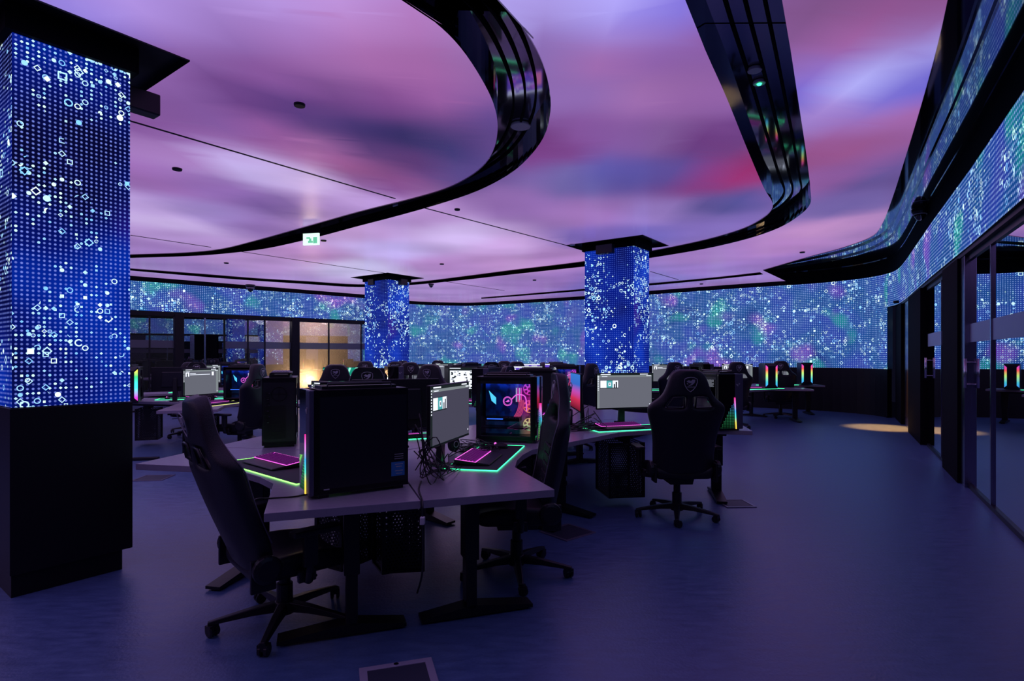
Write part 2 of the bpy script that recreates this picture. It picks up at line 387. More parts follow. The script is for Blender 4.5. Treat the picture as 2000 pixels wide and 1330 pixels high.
# ------------------------------------------------------------------ the room shell
ZC, ZR, ZLT, ZLB, ZST = 3.5, 3.70, 3.38, 1.14, 2.60     # ceiling, recess, screen top, screen foot, strip foot
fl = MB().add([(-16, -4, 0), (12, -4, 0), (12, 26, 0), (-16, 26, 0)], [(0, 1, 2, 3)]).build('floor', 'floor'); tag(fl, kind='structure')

right_line = [(.44, -1.5), (3.73, 4.15), (4.72, 5.85), (6.04, 8.18), (7.9, 11.4)]
bend = smooth_poly([(7.9, 11.4, 0), (8.60, 12.7, 0), (8.82, 13.5, 0), (8.68, 14.3, 0), (8.0, 15.2, 0), (6.53, 16.2, 0), (4.36, 17.9, 0), (2.46, 19.5, 0), (.28, 20.9, 0), (-1.07, 21.7, 0), (-2.07, 21.9, 0), (-3.8, 21.2, 0), (-4.96, 19.0, 0)], 5)
bend = [(p[0], p[1]) for p in bend]
left_line = [(-4.96, 19.0), (-9.7, 14.6), (-13, 11.54)]

def wall_strip(name, pts, z0, z1, mat, u0=0.0, thick=.12, side=1):
    mb = MB(); u = u0
    for a, b in zip(pts[:-1], pts[1:]):
        a = Vector((a[0], a[1], 0)); b = Vector((b[0], b[1], 0)); L = (b-a).length
        vs = [(a.x, a.y, z0), (b.x, b.y, z0), (b.x, b.y, z1), (a.x, a.y, z1)]
        mb.add(vs, [(0, 1, 2, 3)], mat, uvs=[[(u, z0), (u+L, z0), (u+L, z1), (u, z1)]]); u += L
    # backing shell gives the screen its thickness
    n = len(pts); off = []
    for i, p in enumerate(pts):
        a = Vector(pts[max(i-1, 0)]); b = Vector(pts[min(i+1, n-1)]); t = (b-a).normalized(); nn = Vector((t.y, -t.x))*side
        off.append((p[0]+nn.x*thick, p[1]+nn.y*thick))
    for i in range(n-1):
        a, b, c, d = pts[i], pts[i+1], off[i+1], off[i]
        mb.add([(a[0], a[1], z0), (b[0], b[1], z0), (c[0], c[1], z0), (d[0], d[1], z0), (a[0], a[1], z1), (b[0], b[1], z1), (c[0], c[1], z1), (d[0], d[1], z1)],
               [(0, 3, 2, 1), (4, 5, 6, 7), (3, 7, 6, 2)], 'black')
    o = mb.build(name, recalc=False); tag(o, kind='structure'); return o
wall_strip('wall_right', right_line+bend[1:10], ZST, ZLT, 'led_wall', 0, side=1)
i0 = 10                                            # where the picture wall drops to desk height (just round the bend)
wall_strip('wall_far', bend[9:], ZLB, ZLT, 'led_wall', 20, side=1)
wall_strip('wall_left', left_line, ZST, ZLT, 'led_wall', 60, side=1)
# dark plinth below the picture wall and the black fascia above every screen
pl = [(p[0], p[1]) for p in bend[9:]]
wall_strip('trim_1', pl, 0, ZLB, 'black', thick=.1)
allw = right_line+bend[1:]+left_line[1:]
wall_strip('trim_2', allw, ZLT, ZR+.05, 'black_matt', thick=.1)

# ------------------------------------------------------------------ luminous ceiling with its openings
def px_poly(pts, z=ZC): return [(at(x, y, z).x, at(x, y, z).y) for x, y in pts]
rib1_in = px_poly([(790, 0), (850, 40), (900, 90), (940, 150), (964, 200), (972, 243), (966, 285), (948, 318), (915, 345), (868, 368), (800, 388), (700, 413), (590, 444), (500, 469), (430, 486), (360, 493), (262, 496.5)])
rib1_out = px_poly([(975, 0), (1020, 50), (1055, 110), (1072, 165), (1075, 215), (1062, 265), (1030, 308), (990, 341), (930, 372), (860, 396), (780, 419), (700, 440), (610, 464), (520, 484), (440, 494), (370, 499), (262, 502.5)])
rib2_in = px_poly([(1340, 0), (1380, 100), (1420, 190), (1460, 290), (1492, 365), (1508, 392), (1507, 408), (1490, 425), (1450, 446), (1380, 467), (1290, 486), (1200, 501), (1110, 514), (1000, 527), (900, 540), (800, 551.5), (700, 555), (600, 549), (500, 543), (400, 535), (262, 524.5)])
rib2_out = px_poly([(1528, 0), (1545, 100), (1560, 200), (1575, 300), (1583, 370), (1582, 397), (1560, 420), (1520, 444), (1460, 465), (1380, 484), (1290, 499.5), (1200, 513), (1110, 523), (1000, 535), (900, 546.5), (800, 556), (700, 560), (600, 554), (500, 547.5), (400, 540), (262, 528)])
rib3_in = px_poly([(1484, 531.5), (1400, 541), (1300, 550.5), (1200, 559), (1100, 567.5), (1000, 576), (940, 581)])
rib3_out = px_poly([(1490, 535), (1400, 544.5), (1300, 554), (1200, 562.5), (1100, 570.5), (1000, 578.5), (940, 583)])
def extend_back(poly, y=-1.2):                     # continue an opening past the camera
    a, b = Vector(poly[0]), Vector(poly[1]); d = (a-b).normalized(); t = (y-a.y)/d.y; return [tuple(a+d*t)]+poly
rib1_in, rib1_out = extend_back(rib1_in), extend_back(rib1_out)
rib2_in, rib2_out = extend_back(rib2_in), extend_back(rib2_out)
def ext_end(pi, po, L=3.0):
    for q in (pi, po):
        a, b = Vector(q[-1]), Vector(q[-2]); q.append(tuple(a+(a-b).normalized()*L))
ext_end(rib1_in, rib1_out, 1.2); ext_end(rib2_in, rib2_out, 1.5)
rec = px_poly([(1858, -40), (1850, 0), (1830, 90), (1800, 200), (1770, 300), (1742, 388), (1722, 438), (1700, 463), (1640, 485), (1580, 501), (1490, 527)])
rec = extend_back(rec, -1.4)
def sm(p): return [(q[0], q[1]) for q in smooth_poly([(a, b, 0) for a, b in p], 4)]
rib1_in, rib1_out, rib2_in, rib2_out, rib3_in, rib3_out = map(sm, (rib1_in, rib1_out, rib2_in, rib2_out, rib3_in, rib3_out))
rec = rec[:1]+sm(rec[1:])
edge_far = [(p[0], p[1]) for p in bend]
k = min(range(len(edge_far)), key=lambda i: abs(edge_far[i][0]-at(1530, 551, ZC).x) + (0 if edge_far[i][1] > 15 else 50))
outer = rec+edge_far[k:]+left_line[1:]+[(-13, -1.4)]

# columns: near corner, extent along B (away-left) and A (away-right)
AX, BX = DIR(53.4), DIR(143.4)
COLS = [((-2.98, 3.39), 1.0, .62), ((2.14, 9.98), .98, .66), ((-3.13, 14.35), .9, .72)]
def cap_poly(c, bl, al, g=.27):
    o = Vector((c[0], c[1], 0)); return [(p.x, p.y) for p in (o-AX*g*.9-BX*g, o+AX*(al+g)-BX*g, o+AX*(al+g)+BX*(bl+g), o-AX*g*.9+BX*(bl+g))]

def fill(outer, holes, z):
    cu = bpy.data.curves.new('tmp', 'CURVE'); cu.dimensions = '2D'; cu.fill_mode = 'BOTH'
    for pl_ in [outer]+holes:
        sp = cu.splines.new('POLY'); sp.points.add(len(pl_)-1); sp.use_cyclic_u = True
        for i, p in enumerate(pl_): sp.points[i].co = (p[0], p[1], 0, 1)
    ob = bpy.data.objects.new('tmp', cu); COL.objects.link(ob); dg = bpy.context.evaluated_depsgraph_get(); dg.update()
    me = bpy.data.meshes.new_from_object(ob.evaluated_get(dg)); bpy.data.objects.remove(ob); bpy.data.curves.remove(cu)
    for v in me.vertices: v.co.z = z
    return me
hole1 = rib1_in+rib1_out[::-1]; hole2 = rib2_in+rib2_out[::-1]; hole3 = rib3_in+rib3_out[::-1]
me = fill(outer, [hole1, hole2, hole3]+[cap_poly(*c) for c in COLS], ZC)
bm = bmesh.new(); bm.from_mesh(me)
xs = [-13+i*.4 for i in range(60)]; ys = [-1+i*.4 for i in range(60)]
for x in xs: bmesh.ops.bisect_plane(bm, geom=bm.verts[:]+bm.edges[:]+bm.faces[:], plane_co=(x, 0, 0), plane_no=(1, 0, 0))
for y in ys: bmesh.ops.bisect_plane(bm, geom=bm.verts[:]+bm.edges[:]+bm.faces[:], plane_co=(0, y, 0), plane_no=(0, 1, 0))
for f in bm.faces:
    if f.normal.z > 0: f.normal_flip()
bm.to_mesh(me); bm.free()
# what the ceiling screen shows: colours at places on the ceiling
SAMP = [(100, -60, 150, 130, 220), (130, 5, 150, 130, 220), (300, 8, 178, 148, 228), (500, 8, 192, 160, 238), (700, 8, 200, 160, 235), (400, -70, 170, 140, 220), (700, -70, 170, 140, 220), (400, 70, 150, 120, 195), (540, 60, 165, 120, 195), (660, 55, 185, 130, 200), (760, 40, 180, 120, 190), (420, 110, 150, 105, 180), (520, 140, 140, 88, 160), (650, 110, 165, 105, 175), (740, 110, 172, 108, 175),
        (330, 150, 150, 105, 180), (400, 160, 110, 66, 135), (480, 185, 95, 58, 125), (560, 215, 82, 54, 120), (640, 200, 105, 62, 128), (720, 190, 125, 72, 138), (640, 245, 62, 46, 108), (720, 250, 55, 46, 106), (800, 210, 115, 68, 135), (800, 140, 168, 106, 172), (860, 190, 150, 92, 158), (800, 265, 52, 50, 108), (870, 300, 62, 58, 122), (930, 250, 100, 74, 145), (700, 292, 85, 60, 120), (820, 315, 100, 62, 125), (890, 330, 90, 72, 140),
        (420, 230, 130, 88, 160), (520, 262, 140, 84, 150), (600, 285, 172, 108, 172), (680, 320, 165, 95, 155), (760, 350, 140, 80, 140), (740, 365, 130, 78, 145), (300, 250, 140, 90, 165), (340, 300, 175, 130, 200), (300, 350, 165, 115, 190), (480, 330, 205, 185, 245), (600, 355, 215, 190, 245), (700, 385, 200, 165, 230), (430, 370, 150, 110, 185),
        (540, 400, 120, 90, 160), (420, 420, 165, 140, 210), (320, 430, 215, 190, 245), (290, 410, 200, 170, 235), (500, 440, 150, 115, 185), (640, 405, 170, 135, 200), (350, 465, 190, 155, 220), (300, 485, 170, 130, 200),
        (700, 450, 205, 165, 225), (820, 420, 190, 150, 215), (900, 460, 215, 190, 245), (1000, 480, 210, 170, 230), (760, 490, 200, 180, 240), (620, 500, 190, 140, 205), (700, 520, 215, 205, 250), (480, 510, 185, 145, 205), (350, 520, 160, 125, 190), (860, 520, 190, 140, 205), (1000, 515, 200, 150, 210), (900, 565, 180, 140, 205), (1050, 550, 160, 115, 185), (1100, 500, 185, 135, 200), (400, 545, 175, 140, 210), (560, 565, 185, 150, 215),
        (1020, 20, 170, 155, 230), (1180, 0, 180, 170, 250), (1280, 20, 120, 110, 220), (1240, 60, 165, 150, 235), (1100, 80, 145, 110, 185), (1200, 120, 170, 110, 180), (1320, 110, 150, 100, 180), (1120, 180, 140, 105, 175), (1280, 180, 160, 110, 175), (1380, 200, 150, 100, 170), (1150, 260, 140, 90, 165), (1080, 290, 120, 60, 130), (1280, 270, 130, 90, 155), (1400, 270, 110, 60, 130),
        (1000, 400, 150, 110, 180), (1120, 350, 110, 100, 165), (1200, 340, 85, 80, 160), (1300, 340, 90, 75, 150), (1380, 350, 130, 60, 130), (1450, 340, 155, 45, 110), (1420, 400, 85, 80, 150), (1150, 420, 165, 120, 190), (1280, 420, 160, 130, 205), (1380, 440, 135, 110, 190), (1150, 465, 130, 105, 190), (1250, 460, 115, 100, 185),
        (1600, 20, 130, 85, 140), (1750, 30, 145, 85, 145), (1650, 80, 165, 100, 165), (1600, 140, 150, 115, 200), (1580, 170, 110, 100, 205), (1680, 170, 175, 175, 245), (1780, 180, 105, 100, 205), (1640, 210, 165, 130, 210), (1740, 240, 165, 105, 175), (1650, 290, 160, 90, 150), (1620, 350, 150, 95, 165), (1700, 350, 110, 90, 160), (1660, 400, 120, 100, 170), (1620, 450, 205, 150, 205), (1680, 450, 170, 125, 185), (1540, 480, 190, 135, 200), (1560, 510, 165, 120, 195), (1400, 500, 170, 125, 195), (1350, 530, 165, 125, 205), (1300, 540, 140, 125, 205), (1450, 545, 165, 130, 205), (1200, 555, 120, 105, 185)]
S = []
for x, y, r, g, b in SAMP:
    p = at(x, y, ZC); S.append((p.x, p.y, p.y*.075+.16, srgb(r, g, b)))
attr = me.attributes.new('screen', 'FLOAT_COLOR', 'POINT')
for i, v in enumerate(me.vertices):
    tw = 1e-9; c = [0, 0, 0]; x, y = v.co.x, v.co.y
    for sx, sy, s_, col in S:
        # foreshortened in depth like the motif itself: wide softness along y
        d2 = ((x-sx)/s_)**2+((y-sy)/(s_*1.5))**2; wt = 1/(d2+.20)**2.5; tw += wt
        for j in range(3): c[j] += wt*col[j]
    attr.data[i].color = (c[0]/tw, c[1]/tw, c[2]/tw, 1)
me.materials.append(M['ceiling'])
ce = bpy.data.objects.new('ceiling', me); COL.objects.link(ce); tag(ce, kind='structure')

def channel(name, pin, pout, zb=ZC, zt=ZR, rails=(), floor_mat_='mirror_black', wallm='black_gloss'):
    mb = MB(); n = min(len(pin), len(pout))
    def res(p): return p
    for i in range(n-1):
        a, b, c, d = pin[i], pin[i+1], pout[i+1], pout[i]
        mb.add([(a[0], a[1], zt), (b[0], b[1], zt), (c[0], c[1], zt), (d[0], d[1], zt)], [(0, 1, 2, 3)], floor_mat_)
        mb.add([(a[0], a[1], zb-.012), (b[0], b[1], zb-.012), (b[0], b[1], zt), (a[0], a[1], zt)], [(0, 1, 2, 3)], wallm)
        mb.add([(d[0], d[1], zb-.012), (c[0], c[1], zb-.012), (c[0], c[1], zt), (d[0], d[1], zt)], [(0, 1, 2, 3)], wallm)
    for f0, f1 in rails:                              # long diffuser slots let into the plate
        for i in range(n-1):
            q = []
            for j in (i, i+1):
                a, b = Vector(pin[j]), Vector(pout[j]); q.append((a.lerp(b, f0), a.lerp(b, f1)))
            (a0, a1), (b0, b1) = q
            mb.add([(a0.x, a0.y, zt-.02), (b0.x, b0.y, zt-.02), (b1.x, b1.y, zt-.02), (a1.x, a1.y, zt-.02),
                    (a0.x, a0.y, zt), (b0.x, b0.y, zt), (b1.x, b1.y, zt), (a1.x, a1.y, zt)], [(0, 1, 2, 3), (0, 4, 5, 1), (3, 2, 6, 7)], 'black_matt')
    o = mb.build(name, recalc=False); tag(o, kind='structure'); return o
channel('trim_3', rib1_in, rib1_out, rails=((.30, .34), (.52, .56), (.72, .76)), zt=ZC+.16)
channel('trim_4', rib2_in, rib2_out, rails=((.30, .34), (.52, .56), (.74, .78)), zt=ZC+.16)
channel('trim_5', rib3_in, rib3_out, zt=ZC+.1)
# perimeter recess above the right-hand walk: mirror-black plate, inner lip and two track slots
wl = right_line+bend[1:k+1]
def resample(p, n):
    L = [0]
    for a, b in zip(p[:-1], p[1:]): L.append(L[-1]+(Vector(b[:2])-Vector(a[:2])).length)
    q = []
    for i in range(n):
        t = L[-1]*i/(n-1); j = max(q_ for q_ in range(len(L)-1) if L[q_] <= t+1e-9)
        f = (t-L[j])/(L[j+1]-L[j]+1e-9); q.append(tuple(Vector(p[j][:2]).lerp(Vector(p[j+1][:2]), f)))
    return q
NR = 70
ra, rb = resample(rec, NR), resample(wl, NR)
mb = MB()
for i in range(NR-1):
    a, b, c, d = ra[i], ra[i+1], rb[i+1], rb[i]
    mb.add([(a[0], a[1], ZR), (b[0], b[1], ZR), (c[0], c[1], ZR), (d[0], d[1], ZR)], [(0, 1, 2, 3)], 'mirror_black')
    mb.add([(a[0], a[1], ZC-.012), (b[0], b[1], ZC-.012), (b[0], b[1], ZR), (a[0], a[1], ZR)], [(0, 1, 2, 3)], 'black_gloss')
for f0, f1 in ((.34, .37), (.52, .55), (.93, 1.0)):
    dz = .03 if f1 < 1 else .012
    for i in range(NR-1):
        A0, B0, A1, B1 = [Vector(q) for q in (ra[i], rb[i], ra[i+1], rb[i+1])]
        g0, h0, g1, h1 = A0.lerp(B0, f0), A0.lerp(B0, f1), A1.lerp(B1, f0), A1.lerp(B1, f1)
        mb.add([(g0.x, g0.y, ZR-dz), (g1.x, g1.y, ZR-dz), (h1.x, h1.y, ZR-dz), (h0.x, h0.y, ZR-dz), (g0.x, g0.y, ZR), (g1.x, g1.y, ZR), (h1.x, h1.y, ZR), (h0.x, h0.y, ZR)],
               [(0, 1, 2, 3), (0, 4, 5, 1), (3, 2, 6, 7)], 'black_gloss')
o = mb.build('trim_6', recalc=False); tag(o, kind='structure')
# end wall of the recess
pA, pB = rec[-1], wl[-1]
o = MB().add([(pA[0], pA[1], ZC-.012), (pB[0], pB[1], ZC-.012), (pB[0], pB[1], ZR), (pA[0], pA[1], ZR)], [(0, 1, 2, 3)]).build('trim_7', 'black_gloss'); tag(o, kind='structure')
# slab above everything, and the closed sides of the hall behind the camera
sl = MB().box((-2, 11, 4.0), (30, 32, .2)).build('trim_8', 'black_matt'); tag(sl, kind='structure')
bk = MB().box((-6.3, -1.6, 1.9), (13.6, .2, 3.8)).build('wall_back', 'room_dark'); tag(bk, kind='structure')
sd = MB().box((-13.1, 5, 1.9), (.2, 13.2, 3.8)).build('wall_side', 'room_dark'); tag(sd, kind='structure')
# dark joints between the stretched ceiling sheets
def joint(name, a, b):
    p, q = at(*a, ZC), at(*b, ZC); t = (q-p).normalized(); nn = Vector((-t.y, t.x, 0))*.012
    o = MB().add([p-nn, q-nn, q+nn, p+nn]+[v-Vector((0, 0, .006)) for v in (p-nn, q-nn, q+nn, p+nn)], [(0, 1, 2, 3), (7, 6, 5, 4), (0, 4, 5, 1), (1, 5, 6, 2), (2, 6, 7, 3), (3, 7, 4, 0)]).build(name, 'black'); tag(o, kind='structure')
joint('trim_9', (150, 205), (772, 387.5)); joint('trim_10', (830, 406), (1118, 482)); joint('trim_11', (255, 459), (412, 482.5)); joint('trim_12', (470, 491), (752, 533))
joint('trim_13', (866, 549), (985, 567.5)); joint('trim_14', (1270, 530), (1325, 546))

# ------------------------------------------------------------------ columns clad in screens
def column(c, bl, al, label, mat, sp=False, pl=.0):
    root = empty('column', (c[0], c[1], 0)); tag(root, label, 'column', None)
    o = Vector((0, 0, 0)); P4 = [o, o+AX*al, o+AX*al+BX*bl, o+BX*bl]
    mb = MB(); u = 0
    for i in range(4):
        a, b = P4[i], P4[(i+1) % 4]; L = (b-a).length
        mb.add([(a.x, a.y, ZLB), (b.x, b.y, ZLB), (b.x, b.y, ZLT), (a.x, a.y, ZLT)], [(0, 1, 2, 3)], mat, uvs=[[(u, ZLB), (u+L, ZLB), (u+L, ZLT), (u, ZLT)]]); u += L
    mb.build('led_screen', parent=root, recalc=False)
    g = .012; q = [P4[0]-AX*g-BX*g, P4[1]+AX*g-BX*g, P4[2]+AX*g+BX*g, P4[3]-AX*g+BX*g]
    MB().prism(q, .14, ZLB-.004).build('base_cabinet', 'black', root, bevel=.004)
    g = -.02; q = [P4[0]-AX*g*0-BX*g, P4[1]+AX*g*2-BX*g, P4[2]+AX*g*2+BX*g, P4[3]-AX*g+BX*g]
    MB().prism(q, 0, .14).build('plinth', 'black', root)
    core = [P4[0]+(P4[2]-P4[0])*.02, P4[1]+(P4[3]-P4[1])*.02, P4[2]-(P4[2]-P4[0])*.02, P4[3]-(P4[3]-P4[1])*.02]
    MB().prism(core, ZLB, 3.9).build('core', 'black_matt', root)
    cp = [Vector((x-c[0], y-c[1], 0)) for x, y in cap_poly(c, bl, al)]
    g = .04; nk = [P4[0]-AX*g-BX*g, P4[1]+AX*g-BX*g, P4[2]+AX*g+BX*g, P4[3]-AX*g+BX*g]
    mb = MB(); n = 4
    vs = [(p.x, p.y, ZC-.01) for p in cp]+[(p.x, p.y, ZR) for p in cp]
    mb.add(vs, [(i, (i+1) % 4, (i+1) % 4+4, i+4) for i in range(4)], 'black')
    mb.add([(p.x, p.y, ZC+.05) for p in cp]+[(p.x, p.y, ZC+.05) for p in nk], [(i, (i+1) % 4, (i+1) % 4+4, i+4) for i in range(4)], 'black')
    mb.prism(nk, ZLT, ZC+.06, 'black_matt')
    mb.build('capital', parent=root, recalc=False)
    if sp:
        for t in ((P4[0]+BX*.35), (P4[0]+AX*al*.5)):
            pass
    return root
column(*COLS[0], 'wide blue LED screen column on a black cabinet base, nearest, at the left edge', 'led_column')
column(*COLS[1], 'blue LED screen column rising behind the desks right of the middle', 'led_column_far')
column(*COLS[2], 'smallest, farthest blue LED screen column, standing before the far end of the glass rooms', 'led_column_far')

# ------------------------------------------------------------------ glass wall on the right
gx = lambda Y: 4.07+.5705*(Y-4.54)
def on_right(px):
    r = (px-1000)/F; Y = 1.48/(r-.5705); return Vector((gx(Y), Y, 0))
GT = (on_right(1816)-on_right(1990)).normalized(); GN = Vector((-GT.y, GT.x, 0))      # GN points into the hall
if GN.x > 0: GN = -GN
def seg_box(a, b, z0, z1, th, off=0.0, ext=0.0):
    t = (b-a).normalized(); nn = Vector((-t.y, t.x, 0)); 
    if nn.dot(GN) < 0: nn = -nn
    a = a-t*ext; b = b+t*ext; a = a+nn*off; b = b+nn*off
    return [a-nn*th/2, b-nn*th/2, b+nn*th/2, a+nn*th/2], z0, z1
def glazing(name, label, a, b, mull, mat, parts=True, z1=2.5, handle=None, frost=None, cat='glass partition'):
    root = empty(name, a); rel = lambda q: [p-a for p in q]
    tag(root, label, cat)
    q, z0_, z1_ = seg_box(a, b, .04, z1, .012); MB().prism(rel(q), z0_, z1_).build('glass_pane', mat, root)
    mb = MB()
    q, *_ = seg_box(a, b, 0, .04, .05); mb.prism(rel(q), 0, .045)
    q, *_ = seg_box(a, b, 0, .04, .05); mb.prism(rel(q), z1, z1+.06)
    mb.build('rail', 'steel', root)
    for p in mull:
        t = (b-a).normalized(); q, *_ = seg_box(p-t*.018, p+t*.018, 0, 1, .05); MB().prism(rel(q), .045, z1).build('mullion', 'mullion_metal' if mat == 'glass_dark' else 'steel', root)
    if frost:
        q, *_ = seg_box(a, b, 0, 1, .004, .010); MB().prism(rel(q), frost[0], frost[1]).build('frosted_band', 'frost', root)
    if handle is not None:
        h = MB(); t = (b-a).normalized(); nn = GN
        for s_ in (1, -1):
            h.tube([handle-a+nn*s_*.06+Vector((0, 0, 1.10)), handle-a+nn*s_*.06+Vector((0, 0, 1.42))], .016)
            for zz in (1.14, 1.38): h.tube([handle-a+Vector((0, 0, zz)), handle-a+nn*s_*.06+Vector((0, 0, zz))], .009)
        h.build('pull_handle', 'chrome', root, smooth=True)
    return root
def post(name, label, a, b, mat, z1=2.56, th=.14, off=0):
    q, *_ = seg_box(a, b, 0, 1, th, off); o = MB().prism(q, 0, z1).build(name, mat, bevel=.004); tag(o, kind='structure'); return o
R_ = on_right
glazing('glass_partition', 'large dark glass partition with a tall pull handle, nearest on the right', R_(2060), R_(1896), [R_(1941)], 'glass_dark', handle=R_(1899), frost=(1.60, 1.80))
post('trim_15', '', R_(1889), R_(1857), 'black_matt', th=.22, off=-.02)
glazing('glass_partition', 'farther, narrower dark glass partition between two black posts on the right', R_(1856), R_(1814), [R_(1842)], 'glass_dark', handle=R_(1817), frost=(1.60, 1.80))
post('trim_16', '', R_(1812), R_(1786), 'black_matt', th=.2)
post('trim_17', '', R_(1780), R_(1773), 'mullion_metal', th=.1)
post('trim_23', '', R_(1897), R_(1890), 'mullion_metal', th=.12)
post('trim_18', '', R_(1771), R_(1759), 'black_matt', th=.2)
q, *_ = seg_box(R_(2300), R_(1757), 0, 1, .2, -.03); o = MB().prism(q, 2.555, 2.62).build('trim_19', 'black'); tag(o, kind='structure')
q, *_ = seg_box(R_(2300), R_(1757), 0, 1, .05, -1.6); o = MB().prism(q, 0, 3.5).build('wall_right_room', 'room_dark'); tag(o, kind='structure')
q, *_ = seg_box(R_(2600), R_(2062), 0, 1, .1); o = MB().prism(q, 0, 2.56).build('wall_right_near', 'black'); tag(o, kind='structure')
# added warm spot and fixture, standing in for light spilling out of the doorway
def spot(loc, to, energy, col, size, blend=.5, r=.04):
    l = bpy.data.lights.new('spot', 'SPOT'); l.energy = energy; l.color = col; l.spot_size = R(size); l.spot_blend = blend; l.shadow_soft_size = r
    o = bpy.data.objects.new('spot', l); COL.objects.link(o); o.location = loc; d = Vector(to)-Vector(loc); o.rotation_euler = d.to_track_quat('-Z', 'Y').to_euler(); return o
spot((7.80, 11.55, 2.50), (7.50, 11.5, 0), 1500, (1, .36, .07), 34, .7)
dl = MB().lathe([(.05, 0), (.05, .05), (.04, .05)], (0, 0, 0)).build('ceiling_downlight', 'black'); dl.location = (7.80, 11.55, 2.52); tag(dl, 'small black downlight added above the doorway at the end of the right glass wall', 'downlight')

# ------------------------------------------------------------------ glass rooms on the left
def on_left(px):
    r = (px-1000)/F; Y = 25.43/(1.0773-r); return Vector((1.0773*Y-25.43, Y, 0))
GNs = GN; LT = (on_left(700)-on_left(270)).normalized(); GN = Vector((LT.y, -LT.x, 0))
if GN.y > 0: GN = -GN
L_ = on_left
glazing('glass_partition', 'dark glass partition with frosted band beside the near LED column, far left', L_(225), L_(340), [L_(292)], 'glass_left', frost=(1.66, 1.86))
post('trim_20', '', L_(340), L_(358), 'black', th=.2)
glazing('glass_partition', 'unlit dark doorway glazing at the left, behind the rainbow tower', L_(358), L_(436), [L_(400)], 'glass_dark')
glazing('glass_partition', 'glass partition reflecting blue LED dots left of the beige room', L_(440), L_(568), [L_(484), L_(517)], 'glass_left', frost=(1.66, 1.86))
post('trim_21', '', L_(568), L_(583), 'black', th=.2)
glazing('glass_partition', 'glass partition in front of the warm lit beige room', L_(584), L_(720), [L_(642), L_(705)], 'glass_left', frost=(1.66, 1.86))
q, *_ = seg_box(L_(200), L_(720), 0, 1, .16, -.02); o = MB().prism(q, 2.5, 2.62).build('trim_22', 'black'); tag(o, kind='structure')
def room_wall(a, b, off, mat, name, z1=3.0):
    q, *_ = seg_box(L_(a), L_(b), 0, 1, .08, off); o = MB().prism(q, 0, z1).build(name, mat); tag(o, kind='structure')
room_wall(200, 500, -2.6, 'room_dark', 'wall_left_room'); room_wall(500, 585, -2.2, 'room_grey', 'wall_store_room'); room_wall(560, 800, -1.9, 'room_warm', 'wall_beige_room')
q, *_ = seg_box(L_(200), L_(800), 0, 1, 2.8, -1.45); o = MB().prism(q, 3.0, 3.05).build('ceiling_left_room', 'room_dark'); tag(o, kind='structure')
def plamp(loc, e, col, r=.08):
    l = bpy.data.lights.new('lamp', 'POINT'); l.energy = e; l.color = col; l.shadow_soft_size = r; o = bpy.data.objects.new('lamp', l); COL.objects.link(o); o.location = loc; return o
pw = L_(648)-GN*1.55
plamp((pw.x, pw.y, .62), 110, (1, .72, .38), .15); pw2 = L_(660)-GN*.9; plamp((pw2.x, pw2.y, 2.7), 120, (1, .75, .6), .2)
fl_ = MB().lathe([(.11, 0), (.11, .02), (.015, .03), (.015, .36), (.10, .38), (.13, .48)], (0, 0, 0)).build('uplighter_lamp', 'black'); fl_.location = (pw.x, pw.y, -.04+.04); tag(fl_, 'dark floor uplighter washing the beige wall with warm light', 'lamp')
pw3 = L_(530)-GN*.8; plamp((pw3.x, pw3.y, 2.6), 16, (.95, .85, .8), .2)
# lit letterbox opening and shelf in the store room
a = L_(541)-GN*2.1; o = MB().box((0, 0, 0), (.42, .03, .18)).build('wall_panel_light', emis('panel_glow', srgb(165, 150, 140), 1)); o.location = (a.x, a.y, 2.0); o.rotation_euler = (0, 0, math.atan2(LT.y, LT.x)); tag(o, 'small lit rectangular wall panel seen through the glass above the desks', 'light')
GN = GNs

# ------------------------------------------------------------------ ceiling fittings
def disc(name, px, py, r, label, cat, mat='speaker', z=ZC, group=None, th=.02, grille=True):
    p = at(px, py, z); root = empty(name, (p.x, p.y, z)); tag(root, label, cat, group)
    MB().lathe([(r, 0), (r, -.01), (r*.92, -th), (r*.85, -th)], n=28).build('rim', mat, root, smooth=False)
    if grille: MB().lathe([(r*.84, -th*.6), (r*.84, -th*.9)], n=28).build('grille', 'alu' if mat == 'speaker' else mat, root)
    return root
ZP = ZC+.155
disc('ceiling_speaker', 1017, 244, .10, 'round white ceiling speaker in the curved black channel bend, largest', 'speaker', z=ZP)
disc('ceiling_speaker', 783, 403, .12, 'round ceiling speaker in the black channel above the middle of the hall', 'speaker', z=ZP)
disc('ceiling_speaker', 1508, 440, .13, 'round ceiling speaker in the far bend of the right black channel', 'speaker', z=ZP)
disc('ceiling_speaker', 318, 498.5, .16, 'thin oval ceiling speaker at the left end of the curved channel', 'speaker', z=ZP)
disc('ceiling_speaker', 1474, 134, .055, 'small white round fitting above the green lit one in the right channel', 'speaker', z=ZP)
g = disc('ceiling_beacon', 1483, 159, .05, 'small round fitting with a green light in the right black channel', 'beacon', z=ZP)
MB().lathe([(.02, -.018), (.015, -.03)], n=14).build('green_lens', 'green_glow', g)
for px, py, r, lb in ((585, 203, .045, 'dark sprinkler rose in the purple ceiling, upper left'), (346, 329, .05, 'dark ceiling rose beside the near LED column'), (893, 408, .04, 'small ceiling rose just past the channel bend'),
                      (1567, 492, .05, 'dark ceiling rose beyond the right channel bend'), (632, 469, .05, 'small dark ceiling rose beside the exit sign'), (442, 513, .05, 'small dark ceiling rose above the left glass rooms'),
                      (863, 515, .05, 'small dark ceiling rose between the two far columns'), (1044, 546.5, .05, 'farthest small dark ceiling rose left of the middle column'), (1370, 554, .05, 'small dark ceiling rose above the far right LED wall')):
    disc('sprinkler_rose', px, py, r, lb, 'sprinkler', 'black', grille=False)
